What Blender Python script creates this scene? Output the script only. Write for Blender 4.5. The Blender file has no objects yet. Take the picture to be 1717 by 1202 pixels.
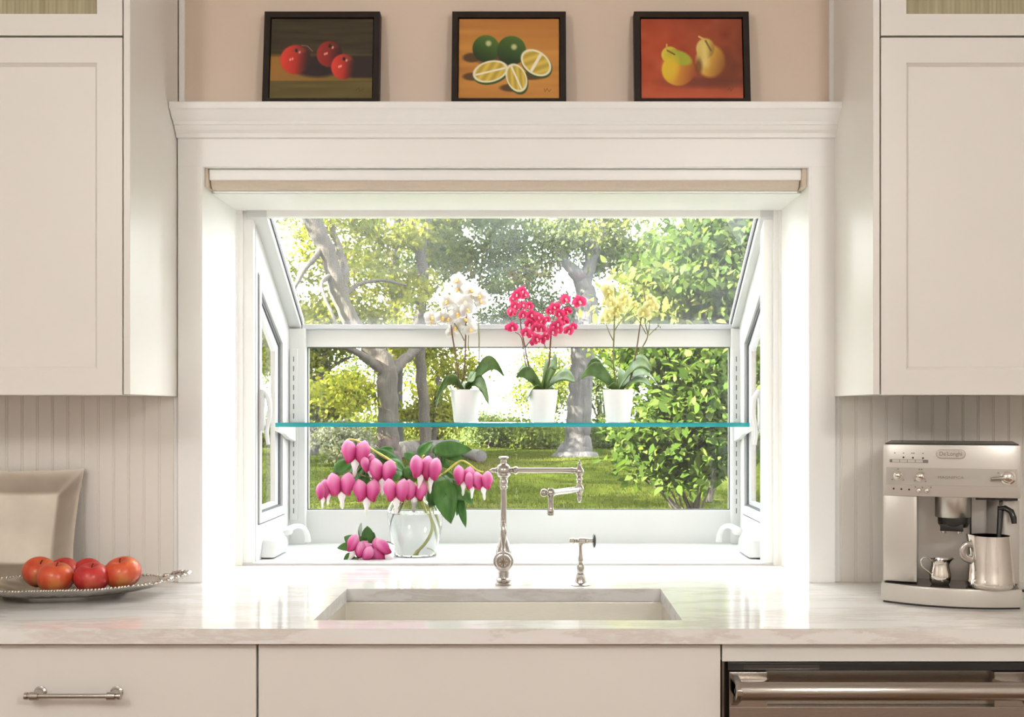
import bpy, bmesh, math, random
import numpy as np
from mathutils import Vector, Matrix

SC = bpy.context.scene
COL = SC.collection
PI = math.pi
random.seed(7)

# ------------------------------------------------------------------ camera
FPX = 1915.0                      # focal length in pixels of the 1717 px frame
VPX, VPY = 900.0, 690.0           # vanishing point of the view axis
EYE = Vector((0.077, -2.85, 1.338))
cam_d = bpy.data.cameras.new('camera')
cam_d.sensor_width = 36.0
cam_d.sensor_fit = 'HORIZONTAL'
cam_d.lens = FPX / 1717.0 * 36.0
cam_d.shift_x = -(VPX - 858.5) / 1717.0
cam_d.shift_y = (VPY - 601.0) / 1717.0
cam_d.clip_start = 0.02
cam_d.clip_end = 300
cam = bpy.data.objects.new('camera', cam_d)
COL.objects.link(cam)
cam.location = EYE
cam.rotation_euler = (PI / 2, 0, 0)
SC.camera = cam

# ------------------------------------------------------------------ world, sun, exposure
world = bpy.data.worlds.new('sky')
SC.world = world
world.use_nodes = True
wn = world.node_tree
bgn = wn.nodes['Background']
bgn.inputs['Color'].default_value = (0.95, 0.98, 1.0, 1)
bgn.inputs['Strength'].default_value = 9.0

sun_d = bpy.data.lights.new('sun', 'SUN')
sun_d.energy = 85.0
sun_d.color = (1.0, 0.93, 0.78)
sun_d.angle = math.radians(0.6)
sun = bpy.data.objects.new('sun', sun_d)
COL.objects.link(sun)
sun.location = (-20, 5, 14)
SUN_DIR = Vector((0.82, 0.36, -0.46)).normalized()
sun.rotation_euler = SUN_DIR.to_track_quat('-Z', 'Y').to_euler()

# unseen room lights behind the camera, set by the shadows; pendant form made up
LAMPS = [((1.05, -3.1, 2.22), 0.13, 63), ((-1.25, -2.7, 2.22), 0.13, 41)]
for i, (loc, size, watt) in enumerate(LAMPS):
    ld = bpy.data.lights.new('unseen_room_light', 'POINT')
    ld.shadow_soft_size = size
    ld.energy = watt
    ld.color = (1.0, 0.98, 0.95)
    lo = bpy.data.objects.new('unseen_room_light', ld)
    COL.objects.link(lo)
    lo.location = loc

SC.view_settings.view_transform = 'Standard'
SC.view_settings.look = 'None'
SC.view_settings.exposure = 0.0
SC.view_settings.gamma = 1.0
SC.view_settings.use_curve_mapping = False
SC.cycles.use_denoising = True
SC.cycles.max_bounces = 10
SC.cycles.diffuse_bounces = 5
SC.cycles.transmission_bounces = 10
SC.cycles.transparent_max_bounces = 24
SC.cycles.caustics_reflective = False
SC.cycles.caustics_refractive = True
SC.cycles.blur_glossy = 1.0

# ------------------------------------------------------------------ helpers
def P(px, py, Y):
    """point at depth Y seen at pixel (px, py) of the photograph"""
    d = Y - EYE.y
    return Vector((EYE.x + (px - VPX) * d / FPX, Y, EYE.z - (py - VPY) * d / FPX))

def S(Y):
    return (Y - EYE.y) / FPX       # metres per pixel at depth Y

def new_mat(name):
    m = bpy.data.materials.new(name)
    m.use_nodes = True
    nt = m.node_tree
    b = nt.nodes['Principled BSDF']
    return m, nt, b

def L(nt, a, b):
    nt.links.new(a, b)

def node(nt, t, **kw):
    n = nt.nodes.new(t)
    for k, v in kw.items():
        setattr(n, k, v)
    return n

def ramp(nt, stops, fac=None):
    r = nt.nodes.new('ShaderNodeValToRGB')
    e = r.color_ramp.elements
    while len(e) < len(stops):
        e.new(0.5)
    for el, (p, c) in zip(e, stops):
        el.position = p
        el.color = (*c, 1)
    if fac is not None:
        L(nt, fac, r.inputs['Fac'])
    return r

def noise(nt, scale, detail=3, rough=0.5, coord='Object', stretch=None):
    tc = nt.nodes.new('ShaderNodeTexCoord')
    n = nt.nodes.new('ShaderNodeTexNoise')
    n.inputs['Scale'].default_value = scale
    n.inputs['Detail'].default_value = detail
    n.inputs['Roughness'].default_value = rough
    if stretch:
        mp = nt.nodes.new('ShaderNodeMapping')
        mp.inputs['Scale'].default_value = stretch
        L(nt, tc.outputs[coord], mp.inputs['Vector'])
        L(nt, mp.outputs['Vector'], n.inputs['Vector'])
    else:
        L(nt, tc.outputs[coord], n.inputs['Vector'])
    return n

def bump(nt, b, height, strength=0.1, dist=0.01):
    bp = nt.nodes.new('ShaderNodeBump')
    bp.inputs['Strength'].default_value = strength
    bp.inputs['Distance'].default_value = dist
    L(nt, height, bp.inputs['Height'])
    L(nt, bp.outputs['Normal'], b.inputs['Normal'])

def paint(name, col, rough=0.4, var=0.03, scale=6, bumps=0.03, spec=0.5):
    m, nt, b = new_mat(name)
    n = noise(nt, scale, 4)
    c0 = tuple(max(0, c * (1 - var)) for c in col)
    c1 = tuple(min(1, c * (1 + var)) for c in col)
    r = ramp(nt, [(0.3, c0), (0.7, c1)], n.outputs['Fac'])
    L(nt, r.outputs['Color'], b.inputs['Base Color'])
    b.inputs['Roughness'].default_value = rough
    b.inputs['Specular IOR Level'].default_value = spec
    if bumps:
        n2 = noise(nt, 260, 2)
        bump(nt, b, n2.outputs['Fac'], bumps, 0.002)
    return m

def metal(name, col, rough=0.25, brushed=None, var=0.06):
    m, nt, b = new_mat(name)
    b.inputs['Metallic'].default_value = 1
    n = noise(nt, 40 if brushed else 9, 4, stretch=brushed)
    r = ramp(nt, [(0.3, tuple(c * (1 - var) for c in col)), (0.7, tuple(min(1, c * (1 + var)) for c in col))], n.outputs['Fac'])
    L(nt, r.outputs['Color'], b.inputs['Base Color'])
    b.inputs['Roughness'].default_value = rough
    if brushed:
        bump(nt, b, n.outputs['Fac'], 0.06, 0.002)
    return m

def glossy_plastic(name, col, rough=0.3):
    return paint(name, col, rough, 0.02, 10, 0)

M = {}
M['cream'] = paint('cream_paint', (0.80, 0.765, 0.715), 0.32, 0.012, 3)
M['trim'] = paint('white_trim_paint', (0.91, 0.90, 0.875), 0.35, 0.012, 3)
M['bead'] = paint('beadboard_paint', (0.83, 0.785, 0.725), 0.45, 0.015, 4)
M['taupe'] = paint('taupe_wall_paint', (0.73, 0.60, 0.49), 0.75, 0.02, 2, 0.08)
M['vinyl'] = paint('white_vinyl', (0.66, 0.66, 0.65), 0.35, 0.01, 3, 0)
M['ceil'] = paint('ceiling_paint', (0.82, 0.80, 0.77), 0.8, 0.01, 2)
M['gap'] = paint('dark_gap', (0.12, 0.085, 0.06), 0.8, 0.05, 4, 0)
M['gasket'] = paint('grey_gasket', (0.10, 0.10, 0.11), 0.5, 0.05, 8, 0)
M['alu'] = paint('grey_aluminium_rail', (0.50, 0.51, 0.54), 0.45, 0.03, 8, 0)
M['nickel'] = metal('brushed_nickel', (0.52, 0.485, 0.45), 0.22)
M['steel'] = metal('brushed_steel', (0.62, 0.585, 0.54), 0.30, (1, 60, 60))
M['steel_sink'] = metal('sink_steel', (0.80, 0.765, 0.70), 0.40, (1, 50, 50))
M['dwsteel'] = metal('dishwasher_steel', (0.46, 0.415, 0.37), 0.22, (1, 70, 70))
M['chrome'] = metal('polished_steel', (0.78, 0.73, 0.67), 0.08)
M['pewter'] = metal('pewter', (0.60, 0.54, 0.46), 0.36, None, 0.12)
M['silver'] = metal('tarnished_silver', (0.62, 0.58, 0.53), 0.26, None, 0.12)
M['machine'] = paint('silver_plastic', (0.60, 0.56, 0.51), 0.30, 0.02, 12, 0)
M['machine'].node_tree.nodes['Principled BSDF'].inputs['Metallic'].default_value = 0.45
M['machine_band'] = paint('grey_plastic', (0.47, 0.435, 0.39), 0.35, 0.02, 12, 0)
M['machine_band'].node_tree.nodes['Principled BSDF'].inputs['Metallic'].default_value = 0.4
M['black'] = glossy_plastic('black_plastic', (0.02, 0.018, 0.016), 0.25)
M['darkglass'] = glossy_plastic('black_drip_glass', (0.06, 0.05, 0.045), 0.08)
M['ink'] = glossy_plastic('grey_print', (0.20, 0.17, 0.15), 0.5)
M['frame'] = paint('black_brown_wood', (0.022, 0.014, 0.010), 0.55, 0.2, 30, 0.05, 0.25)
M['pot'] = paint('white_ceramic', (0.82, 0.80, 0.80), 0.25, 0.01, 5, 0)
M['soil'] = paint('bark_soil', (0.08, 0.05, 0.03), 0.9, 0.5, 90, 0.5)
M['shade'] = paint('beige_shade_fabric', (0.66, 0.56, 0.46), 0.9, 0.03, 200, 0.2)
M['stem'] = paint('green_brown_stem', (0.14, 0.14, 0.05), 0.5, 0.3, 40, 0.05)
M['stem_dark'] = paint('dark_stem', (0.13, 0.06, 0.045), 0.5, 0.3, 40, 0.05)
M['stem_water'] = paint('yellow_green_stem', (0.58, 0.58, 0.12), 0.5, 0.2, 40, 0.05)

def marble():
    m, nt, b = new_mat('white_marble')
    n0 = noise(nt, 2.2, 6, 0.6, stretch=(1, 3.2, 3.2))
    tc = node(nt, 'ShaderNodeTexCoord')
    mp = node(nt, 'ShaderNodeMapping')
    mp.inputs['Scale'].default_value = (1.3, 5.0, 6.0)
    mp.inputs['Rotation'].default_value = (0, 0, 0.18)
    L(nt, tc.outputs['Object'], mp.inputs['Vector'])
    mx = node(nt, 'ShaderNodeMixRGB')
    mx.inputs['Fac'].default_value = 0.35
    L(nt, mp.outputs['Vector'], mx.inputs['Color1'])
    L(nt, n0.outputs['Color'], mx.inputs['Color2'])
    n1 = node(nt, 'ShaderNodeTexNoise')
    n1.inputs['Scale'].default_value = 3.0
    n1.inputs['Detail'].default_value = 8
    n1.inputs['Roughness'].default_value = 0.62
    L(nt, mx.outputs['Color'], n1.inputs['Vector'])
    r = ramp(nt, [(0.0, (0.82, 0.79, 0.75)), (0.42, (0.85, 0.83, 0.80)), (0.495, (0.66, 0.59, 0.53)),
                  (0.53, (0.83, 0.80, 0.77)), (0.62, (0.86, 0.85, 0.82)), (1.0, (0.78, 0.73, 0.68))], n1.outputs['Fac'])
    n2 = noise(nt, 3.0, 4)
    r2 = ramp(nt, [(0.35, (0.86, 0.845, 0.82)), (0.65, (0.84, 0.81, 0.77))], n2.outputs['Fac'])
    mx2 = node(nt, 'ShaderNodeMixRGB')
    mx2.inputs['Fac'].default_value = 0.35
    L(nt, r.outputs['Color'], mx2.inputs['Color1'])
    L(nt, r2.outputs['Color'], mx2.inputs['Color2'])
    L(nt, mx2.outputs['Color'], b.inputs['Base Color'])
    b.inputs['Roughness'].default_value = 0.09
    b.inputs['IOR'].default_value = 1.5
    return m
M['marble'] = marble()

def wood_floor():
    m, nt, b = new_mat('brown_wood_floor')
    n = noise(nt, 3, 5, stretch=(12, 1, 1))
    r = ramp(nt, [(0.3, (0.16, 0.085, 0.045)), (0.7, (0.28, 0.16, 0.085))], n.outputs['Fac'])
    L(nt, r.outputs['Color'], b.inputs['Base Color'])
    b.inputs['Roughness'].default_value = 0.35
    return m
M['floor'] = wood_floor()

def pane_mat(name, tint=(1, 1, 1), haze=0.0):
    m = bpy.data.materials.new(name)
    m.use_nodes = True
    nt = m.node_tree
    nt.nodes.remove(nt.nodes['Principled BSDF'])
    out = nt.nodes['Material Output']
    tr = node(nt, 'ShaderNodeBsdfTransparent')
    tr.inputs['Color'].default_value = (*tint, 1)
    gl = node(nt, 'ShaderNodeBsdfGlossy')
    gl.inputs['Roughness'].default_value = 0.02
    ge = node(nt, 'ShaderNodeNewGeometry')          # schlick reflectance, the same from both faces
    dt = node(nt, 'ShaderNodeVectorMath', operation='DOT_PRODUCT')
    L(nt, ge.outputs['Normal'], dt.inputs[0])
    L(nt, ge.outputs['Incoming'], dt.inputs[1])
    ab = node(nt, 'ShaderNodeMath', operation='ABSOLUTE')
    L(nt, dt.outputs['Value'], ab.inputs[0])
    om = node(nt, 'ShaderNodeMath', operation='SUBTRACT')
    om.inputs[0].default_value = 1.0
    L(nt, ab.outputs['Value'], om.inputs[1])
    pw = node(nt, 'ShaderNodeMath', operation='POWER')
    L(nt, om.outputs['Value'], pw.inputs[0])
    pw.inputs[1].default_value = 5.0
    ma = node(nt, 'ShaderNodeMath', operation='MULTIPLY_ADD')
    L(nt, pw.outputs['Value'], ma.inputs[0])
    ma.inputs[1].default_value = 0.7
    ma.inputs[2].default_value = 0.03
    mx = node(nt, 'ShaderNodeMixShader')
    L(nt, ma.outputs['Value'], mx.inputs['Fac'])
    src = tr.outputs['BSDF']
    if haze:
        tl = node(nt, 'ShaderNodeBsdfTranslucent')
        tl.inputs['Color'].default_value = (0.95, 0.95, 1.0, 1)
        mh = node(nt, 'ShaderNodeMixShader')
        nz = noise(nt, 3, 3)
        mr = node(nt, 'ShaderNodeMapRange')
        mr.inputs['To Min'].default_value = haze * 0.8
        mr.inputs['To Max'].default_value = haze * 1.2
        L(nt, nz.outputs['Fac'], mr.inputs['Value'])
        L(nt, mr.outputs['Result'], mh.inputs['Fac'])
        L(nt, tr.outputs['BSDF'], mh.inputs[1])
        L(nt, tl.outputs['BSDF'], mh.inputs[2])
        src = mh.outputs['Shader']
    L(nt, src, mx.inputs[1])
    L(nt, gl.outputs['BSDF'], mx.inputs[2])
    L(nt, mx.outputs['Shader'], out.inputs['Surface'])
    return m
M['pane'] = pane_mat('window_glass', (0.98, 0.985, 0.98), 0.0015)
M['roofpane'] = pane_mat('haze_veil_glass', (0.98, 0.985, 0.985), 0.011)  # whitish veil mixed into the glass stands in for haze and reflection
M['shelfglass'] = pane_mat('shelf_glass', (0.90, 0.96, 0.95), 0.02)

def clear_glass(name, ior, col=(1, 1, 1), rough=0.0):
    m, nt, b = new_mat(name)
    b.inputs['Base Color'].default_value = (*col, 1)
    b.inputs['Transmission Weight'].default_value = 1
    b.inputs['Roughness'].default_value = rough
    b.inputs['IOR'].default_value = ior
    return m
M['vase'] = clear_glass('vase_glass', 1.45, (0.985, 0.99, 0.99))
M['water'] = clear_glass('water', 1.33, (0.99, 1, 0.995))

def teal_edge():
    m, nt, b = new_mat('teal_glass_edge')
    n = noise(nt, 6, 3, stretch=(1, 1, 20))
    r = ramp(nt, [(0.3, (0.008, 0.23, 0.27)), (0.7, (0.03, 0.34, 0.37))], n.outputs['Fac'])
    L(nt, r.outputs['Color'], b.inputs['Base Color'])
    b.inputs['Roughness'].default_value = 0.08
    return m
M['teal'] = teal_edge()

def reeded():
    m, nt, b = new_mat('olive_reeded_glass')
    n = noise(nt, 60, 3, stretch=(1, 0.02, 0.02))
    r = ramp(nt, [(0.3, (0.33, 0.29, 0.17)), (0.7, (0.47, 0.42, 0.27))], n.outputs['Fac'])
    L(nt, r.outputs['Color'], b.inputs['Base Color'])
    b.inputs['Roughness'].default_value = 0.25
    return m
M['reeded'] = reeded()

def leaf_mat(name, trans=0.45, gloss=0.35, boost=1.25):
    """leaf with its own colour per leaf held in the attribute col"""
    m = bpy.data.materials.new(name)
    m.use_nodes = True
    nt = m.node_tree
    b = nt.nodes['Principled BSDF']
    out = nt.nodes['Material Output']
    at = node(nt, 'ShaderNodeAttribute')
    at.attribute_name = 'col'
    L(nt, at.outputs['Color'], b.inputs['Base Color'])
    b.inputs['Roughness'].default_value = gloss
    b.inputs['Specular IOR Level'].default_value = 0.0
    tl = node(nt, 'ShaderNodeBsdfTranslucent')
    hs = node(nt, 'ShaderNodeMixRGB')
    hs.blend_type = 'MULTIPLY'
    hs.inputs['Fac'].default_value = 1
    hs.inputs['Color2'].default_value = (boost * 1.05, boost * 1.05, boost * 0.55, 1)
    L(nt, at.outputs['Color'], hs.inputs['Color1'])
    L(nt, hs.outputs['Color'], tl.inputs['Color'])
    mx = node(nt, 'ShaderNodeMixShader')
    mx.inputs['Fac'].default_value = trans
    L(nt, b.outputs['BSDF'], mx.inputs[1])
    L(nt, tl.outputs['BSDF'], mx.inputs[2])
    L(nt, mx.outputs['Shader'], out.inputs['Surface'])
    return m
M['leaf'] = leaf_mat('tree_leaf', 0.5, 0.6)

def plant_leaf(name, c0, c1, trans=0.15):
    m = bpy.data.materials.new(name)
    m.use_nodes = True
    nt = m.node_tree
    b = nt.nodes['Principled BSDF']
    out = nt.nodes['Material Output']
    n = noise(nt, 45, 3, stretch=(1, 1, 0.4))
    r = ramp(nt, [(0.3, c0), (0.7, c1)], n.outputs['Fac'])
    L(nt, r.outputs['Color'], b.inputs['Base Color'])
    b.inputs['Roughness'].default_value = 0.32
    tl = node(nt, 'ShaderNodeBsdfTranslucent')
    L(nt, r.outputs['Color'], tl.inputs['Color'])
    mx = node(nt, 'ShaderNodeMixShader')
    mx.inputs['Fac'].default_value = trans
    L(nt, b.outputs['BSDF'], mx.inputs[1])
    L(nt, tl.outputs['BSDF'], mx.inputs[2])
    L(nt, mx.outputs['Shader'], out.inputs['Surface'])
    return m
M['orchid_leaf'] = plant_leaf('orchid_leaf', (0.075, 0.14, 0.035), (0.17, 0.27, 0.08), 0.25)
M['bh_leaf'] = plant_leaf('bouquet_leaf', (0.04, 0.13, 0.02), (0.10, 0.26, 0.05), 0.3)
M['pale_leaf'] = plant_leaf('pale_leaf', (0.30, 0.38, 0.30), (0.42, 0.50, 0.42), 0.3)

def petal(name, lo, hi, mid=None, trans=0.35):
    """petal pigment running from the tip colour lo up to hi along the petal"""
    m = bpy.data.materials.new(name)
    m.use_nodes = True
    nt = m.node_tree
    b = nt.nodes['Principled BSDF']
    out = nt.nodes['Material Output']
    at = node(nt, 'ShaderNodeAttribute')
    at.attribute_name = 'grad'
    stops = [(0.0, lo), (1.0, hi)] if mid is None else [(0.0, lo), (0.55, mid), (1.0, hi)]
    r = ramp(nt, stops, at.outputs['Fac'])
    L(nt, r.outputs['Color'], b.inputs['Base Color'])
    b.inputs['Roughness'].default_value = 0.5
    tl = node(nt, 'ShaderNodeBsdfTranslucent')
    L(nt, r.outputs['Color'], tl.inputs['Color'])
    mx = node(nt, 'ShaderNodeMixShader')
    mx.inputs['Fac'].default_value = trans
    L(nt, b.outputs['BSDF'], mx.inputs[1])
    L(nt, tl.outputs['BSDF'], mx.inputs[2])
    L(nt, mx.outputs['Shader'], out.inputs['Surface'])
    return m
M['p_white'] = petal('white_orchid_petal', (0.56, 0.51, 0.45), (0.60, 0.59, 0.575))
M['p_pink'] = petal('crimson_orchid_petal', (0.42, 0.008, 0.06), (0.70, 0.05, 0.18))
M['p_yellow'] = petal('yellow_orchid_petal', (0.56, 0.52, 0.20), (0.62, 0.595, 0.31))
M['lip_y'] = paint('orange_yellow_lip', (0.80, 0.48, 0.12), 0.5, 0.2, 60, 0)
M['lip_p'] = paint('pale_pink_lip', (0.80, 0.25, 0.30), 0.5, 0.3, 60, 0)
M['lip_g'] = paint('yellow_lip', (0.80, 0.68, 0.22), 0.5, 0.2, 60, 0)
M['p_heart'] = petal('bleeding_heart_petal', (0.38, 0.002, 0.08), (0.76, 0.29, 0.50), (0.66, 0.09, 0.31), 0.22)
M['p_tip'] = petal('white_inner_petal', (0.82, 0.80, 0.72), (0.90, 0.86, 0.86), None, 0.3)

def apple_mat(name, c0, c1, c2, pos):
    m, nt, b = new_mat(name)
    n = noise(nt, 9, 5, 0.6)
    n2 = noise(nt, 60, 3, stretch=(1, 1, 0.1))
    ad = node(nt, 'ShaderNodeMath', operation='MULTIPLY_ADD')
    L(nt, n2.outputs['Fac'], ad.inputs[0])
    ad.inputs[1].default_value = 0.25
    L(nt, n.outputs['Fac'], ad.inputs[2])
    r = ramp(nt, [(pos, c0), (pos + 0.14, c1), (pos + 0.30, c2)], ad.outputs['Value'])
    L(nt, r.outputs['Color'], b.inputs['Base Color'])
    b.inputs['Roughness'].default_value = 0.28
    return m
M['apple_red'] = apple_mat('red_apple_skin', (0.46, 0.015, 0.02), (0.58, 0.045, 0.04), (0.70, 0.16, 0.09), 0.50)
M['apple_orange'] = apple_mat('orange_apple_skin', (0.60, 0.05, 0.025), (0.70, 0.12, 0.045), (0.78, 0.30, 0.09), 0.50)
M['bark'] = None

def bark(name, c0, c1, sc=6):
    m, nt, b = new_mat(name)
    n = noise(nt, sc, 6, 0.65, stretch=(3, 3, 0.6))
    r = ramp(nt, [(0.3, c0), (0.7, c1)], n.outputs['Fac'])
    L(nt, r.outputs['Color'], b.inputs['Base Color'])
    b.inputs['Roughness'].default_value = 0.9
    bump(nt, b, n.outputs['Fac'], 0.8, 0.04)
    return m
M['bark'] = bark('brown_bark', (0.025, 0.021, 0.016), (0.062, 0.051, 0.040))
M['bark_grey'] = bark('grey_bark', (0.038, 0.036, 0.036), (0.082, 0.077, 0.075))
M['log'] = bark('weathered_log', (0.055, 0.048, 0.043), (0.12, 0.105, 0.095))
M['log_end'] = bark('log_end_grain', (0.05, 0.047, 0.047), (0.09, 0.08, 0.08))
M['rock'] = bark('grey_rock', (0.08, 0.077, 0.08), (0.15, 0.145, 0.15), 4)

def lawn():
    m, nt, b = new_mat('lawn_turf')
    n = noise(nt, 0.9, 4)
    n2 = noise(nt, 14, 4)
    mx = node(nt, 'ShaderNodeMath', operation='MULTIPLY_ADD')
    L(nt, n2.outputs['Fac'], mx.inputs[0])
    mx.inputs[1].default_value = 0.5
    L(nt, n.outputs['Fac'], mx.inputs[2])
    r = ramp(nt, [(0.45, (0.022, 0.032, 0.005)), (0.75, (0.034, 0.046, 0.008)), (1.0, (0.052, 0.056, 0.015))], mx.outputs['Value'])
    L(nt, r.outputs['Color'], b.inputs['Base Color'])
    b.inputs['Roughness'].default_value = 0.9
    b.inputs['Specular IOR Level'].default_value = 0.0
    return m
M['lawn'] = lawn()

def vcol_mat(name, rough=0.6):
    m, nt, b = new_mat(name)
    at = node(nt, 'ShaderNodeAttribute')
    at.attribute_name = 'col'
    L(nt, at.outputs['Color'], b.inputs['Base Color'])
    b.inputs['Roughness'].default_value = rough
    n = noise(nt, 350, 2)
    bump(nt, b, n.outputs['Fac'], 0.1, 0.001)
    return m
M['painting'] = vcol_mat('oil_paint', 0.5)

# ---- objects
ORG = {}

def props(o, label=None, cat=None, group=None, kind=None):
    if label: o['label'] = label
    if cat: o['category'] = cat
    if group: o['group'] = group
    if kind: o['kind'] = kind
    return o

def thing(name, loc, label=None, cat=None, group=None, kind=None, rotz=0.0):
    o = bpy.data.objects.new(name, None)
    o.empty_display_size = 0.05
    COL.objects.link(o)
    o.location = loc
    o.rotation_euler = (0, 0, rotz)
    ORG[o.name] = (Vector((0, 0, 0)) if rotz else Vector(loc))   # rotated things are modelled in local coordinates
    if rotz:
        ORG[o.name] = Vector((0, 0, 0))
    return props(o, label, cat, group, kind)

def link_mesh(name, me, mats, parent=None, origin=None):
    o = bpy.data.objects.new(name, me)
    COL.objects.link(o)
    for m in (mats if isinstance(mats, (list, tuple)) else [mats]):
        me.materials.append(m)
    if parent is not None:
        org = ORG[parent.name]
        o.parent = parent
        ORG[o.name] = org
    else:
        org = Vector(origin) if origin is not None else Vector((0, 0, 0))
        o.location = org
        ORG[o.name] = org
    if org.length:
        me.transform(Matrix.Translation(-org))
    return o

class MB:
    def __init__(s):
        s.v, s.f, s.m, s.g = [], [], [], []
        s.mi = 0
    def add(s, vs, fs, grad=None):
        o = len(s.v)
        s.v += [tuple(x) for x in vs]
        s.f += [tuple(i + o for i in f) for f in fs]
        s.m += [s.mi] * len(fs)
        s.g += list(grad) if grad is not None else [0.5] * len(vs)
        return s
    def box(s, x0, x1, y0, y1, z0, z1, Mx=None):
        v = [(x0, y0, z0), (x1, y0, z0), (x1, y1, z0), (x0, y1, z0), (x0, y0, z1), (x1, y0, z1), (x1, y1, z1), (x0, y1, z1)]
        if Mx: v = [Mx @ Vector(p) for p in v]
        return s.add(v, [(3, 2, 1, 0), (4, 5, 6, 7), (0, 1, 5, 4), (1, 2, 6, 5), (2, 3, 7, 6), (3, 0, 4, 7)])
    def prism(s, poly, a0, a1, axis='x', Mx=None):
        """polygon extruded along an axis; poly holds the two other coordinates (x:(y,z) y:(x,z) z:(x,y))"""
        def mk(p, a):
            q = {'x': (a, p[0], p[1]), 'y': (p[0], a, p[1]), 'z': (p[0], p[1], a)}[axis]
            return (Mx @ Vector(q)) if Mx else Vector(q)
        n = len(poly)
        v = [mk(p, a0) for p in poly] + [mk(p, a1) for p in poly]
        f = [tuple(range(n)), tuple(range(2 * n - 1, n - 1, -1))]
        f += [(i, i + n, (i + 1) % n + n, (i + 1) % n) for i in range(n)]
        return s.add(v, f)
    def ring(s, outer, inner, a0, a1, axis='x'):
        def mk(p, a):
            return {'x': (a, p[0], p[1]), 'y': (p[0], a, p[1]), 'z': (p[0], p[1], a)}[axis]
        n = len(outer)
        v = [mk(p, a0) for p in outer] + [mk(p, a0) for p in inner] + [mk(p, a1) for p in outer] + [mk(p, a1) for p in inner]
        f = []
        for i in range(n):
            j = (i + 1) % n
            f += [(i, j, n + j, n + i), (2 * n + j, 2 * n + i, 3 * n + i, 3 * n + j), (i, 2 * n + i, 2 * n + j, j), (n + j, 3 * n + j, 3 * n + i, n + i)]
        return s.add(v, f)
    def lathe(s, prof, n=24, Mx=None, cap=True):
        """profile of (r, z); axis z"""
        v, f = [], []
        k = len(prof)
        for r, z in prof:
            for i in range(n):
                a = 2 * PI * i / n
                p = Vector((r * math.cos(a), r * math.sin(a), z))
                v.append(Mx @ p if Mx else p)
        for j in range(k - 1):
            for i in range(n):
                i2 = (i + 1) % n
                f.append((j * n + i, j * n + i2, (j + 1) * n + i2, (j + 1) * n + i))
        if cap:
            f.append(tuple(range(n - 1, -1, -1)))
            f.append(tuple((k - 1) * n + i for i in range(n)))
        return s.add(v, f)
    def ball(s, c, r, n=14, sc=(1, 1, 1), Mx=None):
        m = max(6, n // 2)
        prof = [(max(1e-5, math.sin(PI * j / m)) * 1.0, -math.cos(PI * j / m)) for j in range(m + 1)]
        T = Matrix.Translation(Vector(c)) @ Matrix.Diagonal((r * sc[0], r * sc[1], r * sc[2], 1))
        if Mx: T = Mx @ T
        return s.lathe(prof, n, T, cap=False)
    def tube(s, pts, rad, n=10, cap=True, flat=1.0):
        pts = [Vector(p) for p in pts]
        k = len(pts)
        rads = rad if isinstance(rad, (list, tuple)) else [rad] * k
        t0 = (pts[1] - pts[0]).normalized()
        up = Vector((0, 0, 1)) if abs(t0.z) < 0.9 else Vector((1, 0, 0))
        nn = t0.cross(up).normalized()
        v, f = [], []
        for i in range(k):
            t = (pts[min(i + 1, k - 1)] - pts[max(i - 1, 0)]).normalized()
            nn = (nn - t * nn.dot(t))
            nn = nn.normalized() if nn.length > 1e-6 else t.orthogonal().normalized()
            bb = t.cross(nn)
            for j in range(n):
                a = 2 * PI * j / n
                v.append(pts[i] + (nn * math.cos(a) + bb * math.sin(a) * flat) * rads[i])
        for i in range(k - 1):
            for j in range(n):
                j2 = (j + 1) % n
                f.append((i * n + j, i * n + j2, (i + 1) * n + j2, (i + 1) * n + j))
        if cap:
            f.append(tuple(range(n - 1, -1, -1)))
            f.append(tuple((k - 1) * n + j for j in range(n)))
        return s.add(v, f)
    def sheet(s, rows, thick=0.0):
        """grid of points rows[i][j]"""
        nr, nc = len(rows), len(rows[0])
        v = [p for r in rows for p in r]
        f = [(i * nc + j, i * nc + j + 1, (i + 1) * nc + j + 1, (i + 1) * nc + j) for i in range(nr - 1) for j in range(nc - 1)]
        return s.add(v, f)
    def mesh(s, name, smooth=None, bevel=0, fix=True):
        me = bpy.data.meshes.new(name)
        me.from_pydata(s.v, [], s.f)
        me.polygons.foreach_set('material_index', s.m)
        at = me.attributes.new('grad', 'FLOAT', 'POINT')
        at.data.foreach_set('value', s.g)
        if fix or bevel:
            bm = bmesh.new()
            bm.from_mesh(me)
            if fix:
                bmesh.ops.recalc_face_normals(bm, faces=bm.faces)
            if bevel:
                bmesh.ops.bevel(bm, geom=[e for e in bm.edges if e.is_manifold and e.calc_face_angle(0) > 0.5], offset=bevel, segments=2, profile=0.6, affect='EDGES', clamp_overlap=True)
            bm.to_mesh(me)
            bm.free()
        if smooth:
            me.polygons.foreach_set('use_smooth', [True] * len(me.polygons))
            me.set_sharp_from_angle(angle=math.radians(smooth))
        me.update()
        return me
    def build(s, name, mat, parent=None, origin=None, smooth=None, bevel=0, fix=True):
        return link_mesh(name, s.mesh(name, smooth, bevel, fix), mat, parent, origin)

def dup_tree(o, parent=None):
    c = o.copy()
    COL.objects.link(c)
    ORG[c.name] = ORG.get(o.name, Vector((0, 0, 0)))
    if parent is not None:
        c.parent = parent
    for ch in list(o.children):
        dup_tree(ch, c)
    return c

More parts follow.
